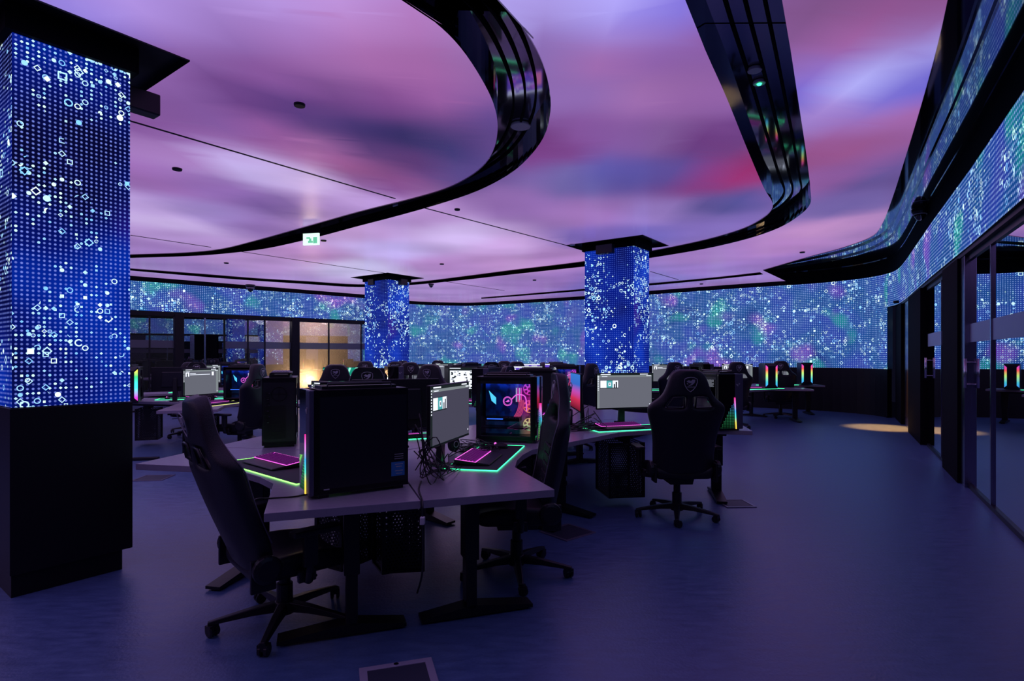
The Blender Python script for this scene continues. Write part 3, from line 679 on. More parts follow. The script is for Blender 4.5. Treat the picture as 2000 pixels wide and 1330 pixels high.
disc('ceiling_downlight', 1118, 477, .05, 'small white ceiling light left of the middle column top', 'downlight', 'white_plastic', grille=False)
# exit sign
p = at(608, 452, ZC); ex = empty('exit_sign', (p.x, p.y, ZC), R(-12)); tag(ex, 'glowing white green exit sign hanging from the curved black ceiling channel', 'exit sign')
MB().box((0, .0, -.125), (.29, .03, .20)).build('sign_box', 'exit_face', ex, bevel=.004)
MB().box((0, .0, .06), (.30, .06, .19)).build('bracket', 'plastic', ex)
run = MB()
for a, b, r in (((-.07, -.10), (-.02, -.12), .008), ((-.02, -.12), (.0, -.16), .010), ((0, -.16), (-.04, -.19), .008), ((0, -.16), (.03, -.19), .008)):
    run.box(((a[0]+b[0])/2, -.018, (a[1]+b[1])/2), (abs(a[0]-b[0])+r*2, .004, abs(a[1]-b[1])*.5+r*2))
run.box((.08, -.018, -.15), (.07, .004, .10)); run.build('running_figure', 'exit_green', ex)
# dome cameras
def dome(px, py, z, s, label):
    p = at(px, py, z); root = empty('security_camera', p); tag(root, label, 'camera')
    MB().lathe([(s, .0), (s, -.03*s/.08), (s*.8, -.06*s/.08)], n=20).build('housing', 'plastic', root)
    MB().lathe([(s*.75, -.055*s/.08), (s*.68, -.085*s/.08), (s*.45, -.115*s/.08), (s*.1, -.13*s/.08)], n=20).build('dome', 'black_gloss', root, smooth=True)
    MB().torus((0, 0, -.06*s/.08), s*.8, s*.06).build('ring', 'white_plastic', root, smooth=True)
dome(1797, 408, ZR-.01, .11, 'dome security camera under the mirror black soffit on the right'); dome(489, 556, 3.48, .13, 'tiny dome security camera above the left LED strip')
for px, py, lb in ((842, 551, 'tiny dome camera in the far channel right of the farthest column'),):
    dome(px, py+2, ZC+.02, .08, lb)
# loudspeaker bars on the column tops
def column_box(px, py, Y, lb, w_=.42, rz=0):
    p = Vector(((px-1000)/F*Y, Y, CAMH+(HOR-py)/F*Y)); root = empty('wall_speaker', p, rz); tag(root, lb, 'speaker')
    MB().box((0, 0, 0), (w_, .12, .16)).build('cabinet', 'plastic', root, bevel=.01); MB().box((0, .09, .03), (.05, .14, .05)).build('bracket', 'steel', root)
column_box(276, 200, 4.25, 'black box fixed to the top of the near LED column', .22, R(53.4))
column_box(1182, 487, 10.15, 'black projector box at the top of the middle LED column', .32, R(-36.6))
column_box(727, 551, 14.72, 'left black speaker box at the top of the farthest LED column', .22, R(-36.6))
column_box(787, 551, 14.62, 'right black speaker box at the top of the farthest LED column', .22, R(53.4))

# ------------------------------------------------------------------ furniture prototypes
# ---- desk unit: corner desk, local x points to the seated user, y to the user's right
HW, AL = .72, 1.47
dC = lambda a, s, p: Vector((math.cos(R(a))*s-math.sin(R(a))*p, math.sin(R(a))*s+math.cos(R(a))*p, 0))
DZ = .73
G_ = .004
top_pts = [(G_*2, 0), tuple(dC(-60, AL, G_))[:2], tuple(dC(-60, AL, HW))[:2], (1.036, -.35), (1.005, -.12), (1.005, .12), (1.036, .35), tuple(dC(60, AL, -HW))[:2], tuple(dC(60, AL, -G_))[:2]]
def make_desk(name, label, legs, boxes=(), detail=True):
    root = empty(name, (0, 0, 0)); tag(root, label, 'desk')
    MB().prism(top_pts, DZ-.04, DZ).build('desktop', 'desk', root, bevel=.002)
    for (arm, s, p, f0, f1) in legs:                     # arm angle, distance along it, offset, foot span
        c = dC(arm, s, p); t = DIR(arm+90); a = DIR(arm)
        mb = MB(); T = Matrix.Translation(c)@Matrix.Rotation(R(arm), 4, 'Z')
        mb.box((0, 0, .36), (.10, .06, .62), T=T); mb.box((0, 0, .50), (.12, .08, .36), T=T)
        mb.box((0, 0, DZ-.06), (.12, .5, .035), T=T)
        mb.build('leg', 'steel', root, bevel=.006)
        m2 = MB(); L = f1-f0; mid = (f0+f1)/2
        m2.add([(-.05, f0, .012), (.05, f0, .012), (.05, f1, .012), (-.05, f1, .012), (-.05, f0, .03), (.05, f0, .03), (.05, f1, .03), (-.05, f1, .03), (-.05, 0, .07), (.05, 0, .07)],
               [(0, 3, 2, 1), (0, 1, 5, 4), (2, 3, 7, 6), (4, 5, 9, 8), (8, 9, 6, 7), (1, 2, 6, 9, 5), (0, 4, 8, 7, 3)], T=T)
        for yy in (f0+.03, f1-.03): m2.lathe([(.025, 0), (.025, .014)], (0, yy, 0), T=T, n=10)
        m2.build('foot', 'steel', root)
    fr = MB()
    for arm in (-60, 60):
        T = Matrix.Rotation(R(arm), 4, 'Z'); sg = 1 if arm < 0 else -1
        fr.box((.75, sg*.12, DZ-.06), (1.1, .05, .035), T=T); fr.box((.80, sg*.52, DZ-.06), (.8, .05, .035), T=T)
    fr.build('frame', 'steel', root)
    for (x, y, rz, w_, d_, z0, z1) in boxes:
        mb = MB(); T = Matrix.Translation((x, y, 0))@Matrix.Rotation(R(rz), 4, 'Z')
        cs = [(-w_/2, -d_/2), (w_/2, -d_/2), (w_/2, d_/2), (-w_/2, d_/2)]; u = 0
        for i in range(4):
            a, b = cs[i], cs[(i+1) % 4]; L = math.dist(a, b)
            mb.add([(*a, z0), (*b, z0), (*b, z1), (*a, z1)], [(0, 1, 2, 3)], 'perforated', T, uvs=[[(u, z0), (u+L, z0), (u+L, z1), (u, z1)]]); u += L
        mb.build('perforated_cable_cage', parent=root, recalc=False)
        fb = MB()
        for cx, cy in cs: fb.box((cx, cy, (z0+z1)/2), (.022, .022, z1-z0), T=T)
        fb.box((0, 0, z0), (w_+.02, d_+.02, .012), T=T); fb.box((0, 0, (z1+DZ-.04)/2), (w_, .06, max(DZ-.04-z1, .01)), T=T)
        fb.build('cage_frame', 'steel', root)
    return root

# ---- racing style chair, local x is forward
HWT = [(h*.965, w_*1.07) for h, w_ in [(-.03, .235), (.03, .25), (.12, .252), (.24, .255), (.36, .27), (.46, .295), (.54, .318), (.59, .312), (.625, .28), (.66, .235), (.69, .21), (.72, .192), (.77, .172), (.82, .158), (.87, .138), (.905, .105), (.92, .06)]]
SC = [-1, -.88, -.62, -.38, -.13, .13, .38, .62, .88, 1]
def chair_back():
    mb = MB(); nf = len(SC); rows = len(HWT); V = []
    for side in (0, 1):
        for h, hw in HWT:
            for s_ in SC:
                y = s_*hw; bol = max(0, min(1, (h+.05)/.15))*(1 if h < .5 else max(0, 1-(h-.5)/.22))
                cen = -.03*math.sin(min(max(h, 0), .9)/.9*math.pi)+(.035*max(0, (h-.6)/.3))
                if side == 0: x = cen+.035+(.055*bol+.012)*abs(s_)**2.5 + (.02 if .05 < h < .35 and abs(s_) < .5 else 0)
                else: x = cen-.045+.03*abs(s_)**3+.055*bol*abs(s_)**3
                if h > .9: x = cen+(.01 if side == 0 else -.015)
                V.append((x, y, h))
    F_ = []; idx = lambda sd, r, c: sd*rows*nf+r*nf+c
    hole = set()
    for r in range(rows-1):
        h0 = HWT[r][0]; h1 = HWT[r+1][0]
        if h0 >= .56 and h1 <= .70:
            for c in range(nf-1):
                a = abs((SC[c]+SC[c+1])/2)
                if .13 < a < (.62 if h1 < .70 else .62): hole.add((r, c))
    hole = {(r, c) for r, c in hole if not (HWT[r][0] > .655)}
    for r in range(rows-1):
        for c in range(nf-1):
            if (r, c) in hole:
                for (r2, c2, e) in ((r-1, c, ((r, c), (r, c+1))), (r+1, c, ((r+1, c+1), (r+1, c))), (r, c-1, ((r+1, c), (r, c))), (r, c+1, ((r, c+1), (r+1, c+1)))):
                    if (r2, c2) not in hole:
                        (ra_, ca_), (rb_, cb_) = e; F_.append((idx(0, ra_, ca_), idx(0, rb_, cb_), idx(1, rb_, cb_), idx(1, ra_, ca_)))
                continue
            F_.append((idx(0, r, c), idx(0, r, c+1), idx(0, r+1, c+1), idx(0, r+1, c)))
            F_.append((idx(1, r, c+1), idx(1, r, c), idx(1, r+1, c), idx(1, r+1, c+1)))
    for r in range(rows-1):
        for c in (0, nf-1): F_.append((idx(0, r, c), idx(0, r+1, c), idx(1, r+1, c), idx(1, r, c)))
    for c in range(nf-1):
        for r in (0, rows-1): F_.append((idx(0, r, c), idx(1, r, c), idx(1, r, c+1), idx(0, r, c+1)))
    mb.add(V, F_); return mb
SHIELD = [(-.052, .045), (-.03, .056), (0, .060), (.03, .056), (.052, .045), (.055, .015), (.045, -.018), (.025, -.045), (0, -.065), (-.025, -.045), (-.045, -.018), (-.055, .015)]
BEAST = [[(-.036, .018), (-.018, .03), (.002, .022), (.014, .034), (.036, .033), (.034, .010), (.012, -.012), (-.02, -.020), (.004, -.004), (.008, .008), (-.008, .002), (-.022, .010)], [(-.034, .006), (-.024, .002), (-.02, -.008), (-.03, -.004)]]
def shield_logo(x, h, flip, parent, text=True, name='shield_logo'):
    mb = MB(); sg = -1 if flip else 1
    pts = [(x, sg*a, h+b) for a, b in SHIELD]; mb.tube(pts+[pts[0]], .0028, n=6)
    for pl_ in BEAST:
        n = len(pl_); vs = [(x-.002, sg*a, h+b+.006) for a, b in pl_]+[(x+.002, sg*a, h+b+.006) for a, b in pl_]
        mb.add(vs, [list(range(n)), list(range(n, 2*n))[::-1]]+[(i, (i+1) % n, (i+1) % n+n, i+n) for i in range(n)])
    o = mb.build(name, 'logo', parent)
    if text:
        cu = bpy.data.curves.new('lettering', 'FONT'); cu.body = 'COUGAR'; cu.size = .017; cu.align_x = 'CENTER'; cu.extrude = .0006
        t = bpy.data.objects.new('tmp', cu); COL.objects.link(t); bpy.context.view_layer.update()
        me_ = bpy.data.meshes.new_from_object(t.evaluated_get(bpy.context.evaluated_depsgraph_get())); bpy.data.objects.remove(t)
        Tm = Matrix.Translation((x, 0, h-.028))@Matrix.Rotation(R(-90 if flip else 90), 4, 'Z')@Matrix.Rotation(R(90), 4, 'X')
        me_.transform(Tm); bm_ = bmesh.new(); bm_.from_mesh(o.data); bm_.from_mesh(me_); bm_.to_mesh(o.data); bm_.free()
    return o
def make_chair(recline=8):
    root = empty('gaming_chair', (0, 0, 0)); tag(root, 'x', 'chair')
    bk_ = chair_back().build('backrest', 'leather', root, sub=2); bk_.location = (-.20, 0, .45); bk_.rotation_euler = (0, R(-recline), 0)
    pm = MB()
    for sg in (-1, 1):
        pts = []
        for h, hw in HWT[2:-1]:
            bol = max(0, min(1, (h+.05)/.15))*(1 if h < .5 else max(0, 1-(h-.5)/.22)); cen = -.03*math.sin(min(max(h, 0), .9)/.9*math.pi)+(.035*max(0, (h-.6)/.3))
            pts.append((cen+.028+(.055*bol+.012), sg*hw*.955, h))
        pm.tube(pts, .004, n=6, smooth=2)
    pm.build('piping', 'piping', bk_)
    shield_logo(-.052, .775, True, bk_, True, 'rear_emblem'); shield_logo(.062, .775, False, bk_, False, 'front_emblem')
    for sg in (-1, 1):                                    # frames round the two openings
        pts = [(-.055, sg*.047, .572), (-.055, sg*.195, .577), (-.055, sg*.142, .662), (-.055, sg*.052, .665)]
        MB().tube(pts+[pts[0]], .008, n=6).build('opening_frame', 'plastic', bk_, smooth=True)
    # quilted lumbar panel
    lp = MB(); n_ = 5
    for i in range(n_):
        for j in range(6): lp.box((.040, (i-2)*.052, .07+j*.062), (.022, .046, .056))
    lp.build('quilted_panel', 'leather2', bk_, bevel=.008)
    st = MB(); nx, ny = 7, 8; vs = []
    for i in range(nx):
        for j in range(ny):
            x = -.24+.52*i/(nx-1); y = -.27+.54*j/(ny-1); s_ = abs(y)/.27
            vs.append((x, y*(1-.06*(i/(nx-1))**3), .455+.05*s_**3-.03*(i/(nx-1))**4+.012*math.sin(math.pi*i/(nx-1))))
    for i in range(nx):
        for j in range(ny):
            x = -.24+.50*i/(nx-1); y = -.27+.54*j/(ny-1); vs.append((x, y*.96, .375))
    fs = []; o2 = nx*ny
    for i in range(nx-1):
        for j in range(ny-1): fs += [(i*ny+j, (i+1)*ny+j, (i+1)*ny+j+1, i*ny+j+1), (o2+i*ny+j, o2+i*ny+j+1, o2+(i+1)*ny+j+1, o2+(i+1)*ny+j)]
    for i in range(nx-1):
        for j in (0, ny-1): fs.append((i*ny+j, (i+1)*ny+j, o2+(i+1)*ny+j, o2+i*ny+j))
    for j in range(ny-1):
        for i in (0, nx-1): fs.append((i*ny+j, i*ny+j+1, o2+i*ny+j+1, o2+i*ny+j))
    st.add(vs, fs).build('seat', 'leather', root, sub=2)
    for sg in (-1, 1):
        hg = MB(); hg.box((-.20, sg*.265, .44), (.12, .02, .16)); hg.lathe([(.07, 0), (.07, .03), (.05, .04)], (0, 0, 0), T=Matrix.Translation((-.19, sg*.275, .47))@Matrix.Rotation(R(-90*sg), 4, 'X'))
        hg.build('side_hinge', 'plastic', root, bevel=.005)
    for sg in (-1, 1):
        ar = MB(); ar.box((.0, sg*.30, .40), (.09, .03, .06)); ar.tube([(.0, sg*.22, .37), (.0, sg*.33, .385), (.0, sg*.345, .43), (.0, sg*.345, .60)], [.022, .022, .022, .018], n=8); ar.box((0, sg*.345, .54), (.07, .035, .16))
        a_ = ar.build('armrest', 'plastic', root, bevel=.006)
        ap = MB().prism([(-.12, -.035), (-.13, .02), (-.09, .045), (.08, .05), (.125, .035), (.135, -.005), (.11, -.04), (0, -.03)], 0, .03, T=Matrix.Translation((.03, sg*.345, .615))).build('arm_pad', 'plastic', a_, bevel=.008)
    mc = MB(); mc.box((0, 0, .345), (.26, .2, .06), taper=1.1); mc.tube([(.05, -.1, .345), (.05, -.30, .33)], .007); mc.lathe([(.03, 0), (.03, .22), (.045, .22), (.045, .24)], (0, 0, .12), n=16)
    mc.lathe([(.042, 0), (.042, .13)], (0, 0, .09), n=16)
    mc.build('gas_lift', 'plastic', root, bevel=.003)
    sb = MB(); sb.lathe([(.055, .06), (.06, .09), (.05, .125), (.03, .13)], n=18)
    for k_ in range(5):
        a = R(72*k_+18); T = Matrix.Rotation(a, 4, 'Z')
        prof = [(.03, .032, .075, .125), (.16, .027, .075, .112), (.32, .02, .062, .085), (.37, .018, .058, .075)]
        vs = []; fs = []
        for x, hw, z0, z1 in prof: vs += [(x, -hw, z0), (x, hw, z0), (x, hw*.7, z1), (x, -hw*.7, z1)]
        for i in range(3):
            for j in range(4): fs.append((i*4+j, i*4+(j+1) % 4, (i+1)*4+(j+1) % 4, (i+1)*4+j))
        fs += [(0, 3, 2, 1), (12, 13, 14, 15)]; sb.add(vs, fs, T=T)
    base = sb.build('star_base', 'plastic', root, bevel=.004)
    for k_ in range(5):
        a = 72*k_+18; p_ = DIR(a)*.355; cb = MB(); T = Matrix.Translation((p_.x, p_.y, 0))@Matrix.Rotation(R(a+50+k_*40), 4, 'Z')
        for sg in (-1, 1): cb.lathe([(.012, -.010), (.029, -.008), (.030, .006), (.02, .011)], (0, 0, 0), T=T@Matrix.Translation((.012, sg*.016, .030))@Matrix.Rotation(R(90), 4, 'X'), n=14)
        cb.box((.008, 0, .045), (.04, .052, .03), T=T); cb.lathe([(.008, .04), (.008, .07)], T=T, n=8)
        cb.build('caster', 'plastic', base)
    return root

# ---- computer tower, local x towards its front, glass on the -y side
def make_tower(kind):
    root = empty('computer_tower', (0, 0, 0)); tag(root, 'x', 'computer')
    D_, W_, H_ = .50, .25, .53
    b = MB(); z0 = .018
    if kind == 'dual':
        b.box((0, 0, H_/2+z0), (D_, W_, H_)); b.build('case', 'case', root, bevel=.006)
        f = MB(); f.add([(.25, -.125, .02), (.25, .125, .02), (.25, .125, .555), (.25, -.125, .555), (.285, -.07, .08), (.285, .07, .08), (.285, .07, .50), (.285, -.07, .50)], [(0, 1, 5, 4), (1, 2, 6, 5), (2, 3, 7, 6), (3, 0, 4, 7), (4, 5, 6, 7)]).build('front_panel', 'case', root)
        for sg in (-1, 1):
            MB().add([(.258, sg*.116, .06), (.282, sg*.078, .10), (.282, sg*.078, .48), (.258, sg*.116, .52), (.262, sg*.120, .06), (.286, sg*.082, .10), (.286, sg*.082, .48), (.262, sg*.120, .52)], [(0, 1, 2, 3), (4, 5, 6, 7), (0, 1, 5, 4), (2, 3, 7, 6), (0, 3, 7, 4), (1, 2, 6, 5)]).build('light_strip', 'strip_b', root)
        return root
    # shell: floor, roof, right side, rear, and a frame round the glass
    t = .012
    b.box((0, W_/2-t/2, H_/2+z0), (D_, t, H_)); b.box((0, 0, z0+t/2+.01), (D_, W_, .03)); b.box((0, 0, H_+z0-.02), (D_, W_, .04)); b.box((-D_/2+t/2, 0, H_/2+z0), (t, W_, H_)); b.box((D_/2-.015, 0, H_/2+z0), (.03, W_, H_))
    fy = -W_/2+.006
    b.box((0, fy, H_+z0-.035), (D_, .012, .05)); b.box((0, fy, z0+.02), (D_, .012, .04)); b.box((-D_/2+.02, fy, H_/2+z0), (.04, .012, H_)); b.box((D_/2-.02, fy, H_/2+z0), (.04, .012, H_))
    case = b.build('case', 'case', root, bevel=.003)
    for x in (-.2, .2):
        for y in (-.09, .09): pass
    for x in (-.2, .2): MB().box((x, 0, .009), (.05, .22, .018)).build('foot', 'plastic', root)
    tp = MB(); tp.box((0, 0, H_+z0+.008), (.40, .15, .016)); tp.tube([(.17, -.07, H_+z0+.004), (.17, -.07, H_+z0+.026), (-.17, -.07, H_+z0+.026), (-.17, -.07, H_+z0+.004)], .008, n=6); tp.tube([(.17, .07, H_+z0+.004), (.17, .07, H_+z0+.026), (-.17, .07, H_+z0+.026), (-.17, .07, H_+z0+.004)], .008, n=6)
    tp.build('carry_handle', 'plastic', root)
    # interior
    ins = MB().box((-.0, .085, .29), (.44, .006, .49)).build('motherboard', 'rgb_light_paint', root)
    g = MB(); g.box((-.05, .02, .185), (.30, .11, .035)); g.box((-.02, .0, .115), (.40, .16, .012)); g.build('graphics_card', 'plastic', root)
    MB().box((-.11, -.037, .187), (.14, .004, .010)).build('card_light', 'blue_glow', g_ := root)
    ck = MB(); ck.torus((-.02, .055, .33), .038, .003, 'Y'); ck.torus((-.02, .055, .33), .030, .0015, 'Y'); ck.add([(-.04, .052, .325), (-.01, .052, .345), (.0, .052, .33), (-.015, .052, .322)], [(0, 1, 2, 3)]); ck.tube([(.02, .05, .35), (.07, .03, .39), (.14, .03, .37), (.15, .03, .25)], .005, smooth=4)
    ck.build('cooler_ring', 'pink_glow', root)
    for zz in (.44, .29, .14):
        fn = MB(); fn.torus((.175, .03, zz), .050, .0035, 'Y'); fn.torus((.175, .03, zz), .018, .006, 'Y')
        for q_ in range(7):
            a = q_*math.tau/7; fn.box((0, 0, .034), (.012, .003, .034), T=Matrix.Translation((.175, .03, zz))@Matrix.Rotation(a, 4, 'Y'))
        fn.build('case_fan', 'fan_mix', root)
    for q_ in range(4): MB().box((.055+.014*q_, .07, .385), (.006, .02, .12)).build('memory_module', 'fan_mix' if q_ % 2 else 'soft_white', root)
    cu = bpy.data.curves.new('lettering', 'FONT'); cu.body = 'GEFORCE RTX'; cu.size = .022; cu.extrude = .0005
    t_ = bpy.data.objects.new('tmp', cu); COL.objects.link(t_); bpy.context.view_layer.update()
    me_ = bpy.data.meshes.new_from_object(t_.evaluated_get(bpy.context.evaluated_depsgraph_get())); bpy.data.objects.remove(t_)
    me_.transform(Matrix.Translation((-.04, -.036, .192))@Matrix.Rotation(R(90), 4, 'X')); me_.materials.clear(); me_.materials.append(M['logo'])
    to_ = bpy.data.objects.new('lettering', me_); COL.objects.link(to_); to_.parent = root
    cb = MB()
    for i in range(5): cb.tube([(.04+.012*i, .04, .20), (.07+.012*i, .0, .24), (.09+.01*i, .0, .30), (.08+.01*i, .05, .34)], .004, smooth=3, n=5)
    cb.build('braided_cable', emis('cable_glow_%d' % random.randint(0, 999), srgb(240, 80, 140), .8), root)
    wg = MB(); wg.add([(-.19, .07, .42), (-.12, .05, .36), (-.12, .05, .30), (-.165, .07, .33)], [(0, 1, 2, 3)]).build('board_shroud', 'cyan_glow', root); wg.v
    MB().box((0, -.118, H_/2+z0), (.47, .004, H_-.06)).build('glass_panel', 'glass_case', root)
    # front: aluminium leaf, glass leaf, diagonal light strip
    f = MB(); f.box((.262, .085, H_/2+z0), (.024, .08, H_)); f.build('front_leaf', 'alu', root, bevel=.006)
    f = MB(); f.box((.258, -.04, H_/2+z0), (.016, .17, H_)); fp = f.build('front_panel', 'black_gloss', root, bevel=.003)
    ls = MB(); ls.tube([(.272, .040, .32), (.275, .052, .02)], .0055, n=6); ls.build('light_strip', 'strip_a', root)
    gl = MB()
    for i in range(9):
        for j in range(16):
            x0 = .03-.016*i; zz = .03+.015*j
            if zz < .27-.030*i: gl.box((.267, x0, zz), (.003, .006, .009))
    gl.build('lit_mesh', 'mesh_glow', fp)
    rv = MB(); x = .2745
    for pl_ in ([(0, 0), (.022, .012), (.034, .010), (.018, -.010), (.006, -.012), (.012, 0)], [(-.004, .002), (-.010, .018), (.010, .020), (.002, .014)]):
        n = len(pl_); rv.add([(x, .082-a, .44+b_) for a, b_ in pl_]+[(x+.002, .082-a, .44+b_) for a, b_ in pl_], [list(range(n)), list(range(n, 2*n))[::-1]]+[(i, (i+1) % n, (i+1) % n+n, i+n) for i in range(n)])
    rv.build('front_emblem', 'logo', root)
    # rear grille, plugs
    rr = MB(); rr.torus((-.252, .0, .42), .055, .004, 'X'); rr.box((-.252, 0, .42), (.003, .11, .006)); rr.box((-.252, 0, .42), (.003, .006, .11)); rr.build('rear_fan', 'steel', root); rr = MB(); rr.box((-.2505, .03, .20), (.002, .16, .26))
    for i in range(6): rr.box((-.252, .02, .10+i*.022), (.004, .12, .006))
    for i in range(7): rr.box((-.256, .085, .22+i*.035), (.012, .03, .014))
    rr.build('rear_grille', 'steel', root)
    pg = MB()
    for i in range(6): pg.box((-.262, .08-.01*(i % 2), .20+i*.045), (.008, .012, .006))
    pg.build('rear_port', 'chrome', root)
    st_ = MB(); st_.box((-.19, .1262, .11), (.075, .002, .075)); st_.build('sticker', 'sticker', root)
    sl2 = MB()
    for i, z_ in enumerate((.135, .122, .10, .085)): sl2.box((-.195, .1276, z_), (.045-.01*(i % 2), .001, .004))
    for i in range(3): sl2.box((-.195, .1268, .165+.012*i), (.05, .001, .003))
    sl2.build('sticker_print', 'logo', root)
    MB().box((.19, .1265, .045), (.028, .002, .006)).build('badge', 'logo', root)
    return root

# ---- monitor, local x is the way the screen faces
def make_monitor(style):
    root = empty('monitor', (0, 0, 0)); tag(root, 'x', 'monitor')
    W_, H_, zc = .665, .385, 1.078-DZ
    MB().box((-.012, 0, zc), (.024, W_, H_)).build('housing', 'plastic', root, bevel=.004)
    bb = MB(); bb.box((-.035, 0, zc), (.03, W_*.6, H_*.62), taper=.92); bb.build('back_cover', 'case', root, bevel=.01)
    sd_ = MB(); sd_.add([(-.10, -.035, .01), (-.06, -.035, .01), (-.06, .035, .01), (-.10, .035, .01), (-.075, -.025, zc+.02), (-.045, -.025, zc+.02), (-.045, .025, zc+.02), (-.075, .025, zc+.02)], [(0, 1, 2, 3), (4, 5, 6, 7), (0, 1, 5, 4), (1, 2, 6, 5), (2, 3, 7, 6), (3, 0, 4, 7)]).build('stand', 'plastic', root, bevel=.004)
    ft = MB()
    for a in (-38, 38, 180): ft.add([(-.08, -.022, 0), (-.08, .022, 0), (.16, .012, 0), (.16, -.012, 0), (-.08, -.022, .018), (-.08, .022, .018), (.16, .012, .008), (.16, -.012, .008)], [(0, 1, 2, 3), (4, 7, 6, 5), (0, 4, 5, 1), (1, 5, 6, 2), (2, 6, 7, 3), (3, 7, 4, 0)], T=Matrix.Translation((-.07, 0, .0))@Matrix.Rotation(R(a), 4, 'Z')@Matrix.Scale(.55 if a == 180 else 1, 4, (1, 0, 0)))
    ft.build('stand_foot', 'plastic', root, bevel=.002)
    s = MB(); x = .0006; sw, sh = W_-.016, H_-.024
    base = {'grey': 'screen_grey', 'dim': 'screen_dim', 'rays': 'screen_green', 'busy': 'screen_purple', 'page': 'screen_dark', 'grad': 'wall_gradient', 'plain': 'screen_grey', 'teal': 'screen_teal'}[style]
    z0 = zc-sh/2+.004
    def R2(u0, v0, u1, v1, m_, lift=1):                  # u: 0 at the viewer's left, v: 0 at the top
        y0, y1 = -sw/2+u0*sw, -sw/2+u1*sw; a, b = z0+(1-v1)*sh, z0+(1-v0)*sh; xx = x+.0006*lift
        s.add([(xx, y0, a), (xx, y1, a), (xx, y1, b), (xx, y0, b)], [(0, 1, 2, 3)], m_)
    R2(0, 0, 1, 1, base, 0)
    if style in ('grey', 'dim', 'plain'):
        R2(0, 0, 1, .05, 'screen_dark'); R2(0, .05, 1, .10, 'screen_bar'); R2(0, .05, .04, 1, 'screen_bar' if style == 'grey' else 'screen_dark')
        for i in range(9): R2(.008, .06+.05*i, .028, .085+.05*i, 'white_glow', 2)
        R2(.06, .012, .24, .034, 'white_glow', 2); R2(.08, .075, .18, .09, 'white_glow', 2); R2(.78, .012, .93, .034, 'white_glow', 2); R2(.9, .06, .985, .08, 'white_glow', 2)
        if style != 'plain':
            R2(.05, .19, .38, .43, 'screen_dark', 1); R2(.055, .20, .165, .41, 'white_glow', 2); R2(.17, .20, .27, .41, 'screen_teal', 2); R2(.275, .20, .375, .41, 'white_glow', 2)
            R2(.20, .26, .245, .36, 'white_glow', 3); R2(.215, .285, .23, .335, 'screen_dark', 4)
            R2(.295, .30, .318, .41, 'screen_dark', 3); R2(.33, .24, .355, .41, 'screen_dark', 3)
        else:
            R2(.06, .12, .16, .28, 'white_glow', 2); R2(.09, .16, .12, .28, 'screen_dark', 3); R2(.18, .16, .34, .185, 'white_glow', 2); R2(.18, .21, .75, .23, 'white_glow', 2); R2(.8, .12, .86, .27, 'white_glow', 2); R2(.93, .05, 1, .95, 'screen_bar', 1)
        R2(.955, .90, .975, .93, 'white_glow', 2)
    if style == 'rays':
        for i in range(13):
            a0 = math.pi*(.08+.84*i/12); a1 = a0+.075
            pts = []
            for a, r in ((a0, .12), (a0, .75), (a1, .75), (a1, .12)):
                pts.append((min(max(.5+math.cos(a)*r, 0), 1), min(max(.75-math.sin(a)*r*1.2, 0), 1)))
            s.add([(x+.0006, -sw/2+u*sw, z0+(1-v)*sh) for u, v in pts], [(0, 1, 2, 3)], 'ray_green')
        R2(.42, .84, .58, .92, 'white_glow', 2)
    if style == 'busy':
        rs = random.Random(4)
        R2(0, 0, 1, .06, 'white_glow'); R2(.02, .1, .25, .2, 'white_glow'); R2(.35, .1, .55, .16, 'white_glow')
        for i in range(26): u = rs.random()*.85; v = .2+rs.random()*.7; R2(u, v, min(u+.05+rs.random()*.2, 1), v+.03, rs.choice(['white_glow', 'screen_pink', 'pink_glow']), 2)
        R2(.8, .3, .98, .9, 'screen_pink')
    if style == 'page':
        rs = random.Random(9); R2(.02, .02, .3, .05, 'white_glow'); R2(.03, .14, .97, .95, 'white_glow')
        for i in range(60): u = .05+rs.random()*.85; v = .16+rs.random()*.72; R2(u, v, u+.02+rs.random()*.05, v+.02+rs.random()*.05, 'screen_dark', 2)
    if style == 'teal':
        R2(0, .3, .3, .9, 'ray_green'); R2(.5, .1, .8, .5, 'screen_green')
    s.build('screen', parent=root, recalc=False)
    return root

def make_keyboard(glow='pink_glow'):
    root = empty('keyboard', (0, 0, 0)); tag(root, 'x', 'keyboard')
    MB().add([(-.075, -.225, .006), (.075, -.225, .006), (.075, .225, .006), (-.075, .225, .006), (-.075, -.225, .038), (.075, -.225, .022), (.075, .225, .022), (-.075, .225, .038)], [(0, 3, 2, 1), (4, 5, 6, 7), (0, 1, 5, 4), (1, 2, 6, 5), (2, 3, 7, 6), (3, 0, 4, 7)]).build('body', 'plastic', root, bevel=.003)
    T = Matrix.Rotation(math.atan2(.016, .15), 4, 'Y')
    MB().box((0, 0, .0305), (.128, .43, .003), T=T).build('light_bed', 'violet_keys', root)
    k_ = MB()
    for r in range(6):
        for c in range(20):
            if (r, c) in ((0, 1),): continue
            k_.box((-.054+r*.0215, -.206+c*.0217, .036), (.0150, .0150, .008), T=T, taper=.8)
    k_.build('keycap', 'keycap_lit', root)
    e_ = MB(); e_.box((.070, 0, .0245), (.004, .44, .003)); e_.box((-.002, -.222, .032), (.14, .003, .003), T=T); e_.box((-.002, .222, .032), (.14, .003, .003), T=T); e_.box((-.07, 0, .0395), (.003, .44, .003))
    e_.build('light_edge', glow, root)
    MB().add([(.078, -.22, .004), (.160, -.21, .004), (.160, .21, .004), (.078, .22, .004), (.078, -.22, .022), (.155, -.205, .012), (.155, .205, .012), (.078, .22, .022)], [(0, 3, 2, 1), (4, 5, 6, 7), (0, 1, 5, 4), (1, 2, 6, 5), (2, 3, 7, 6), (3, 0, 4, 7)]).build('wrist_rest', 'leather', root, bevel=.004)
    return root
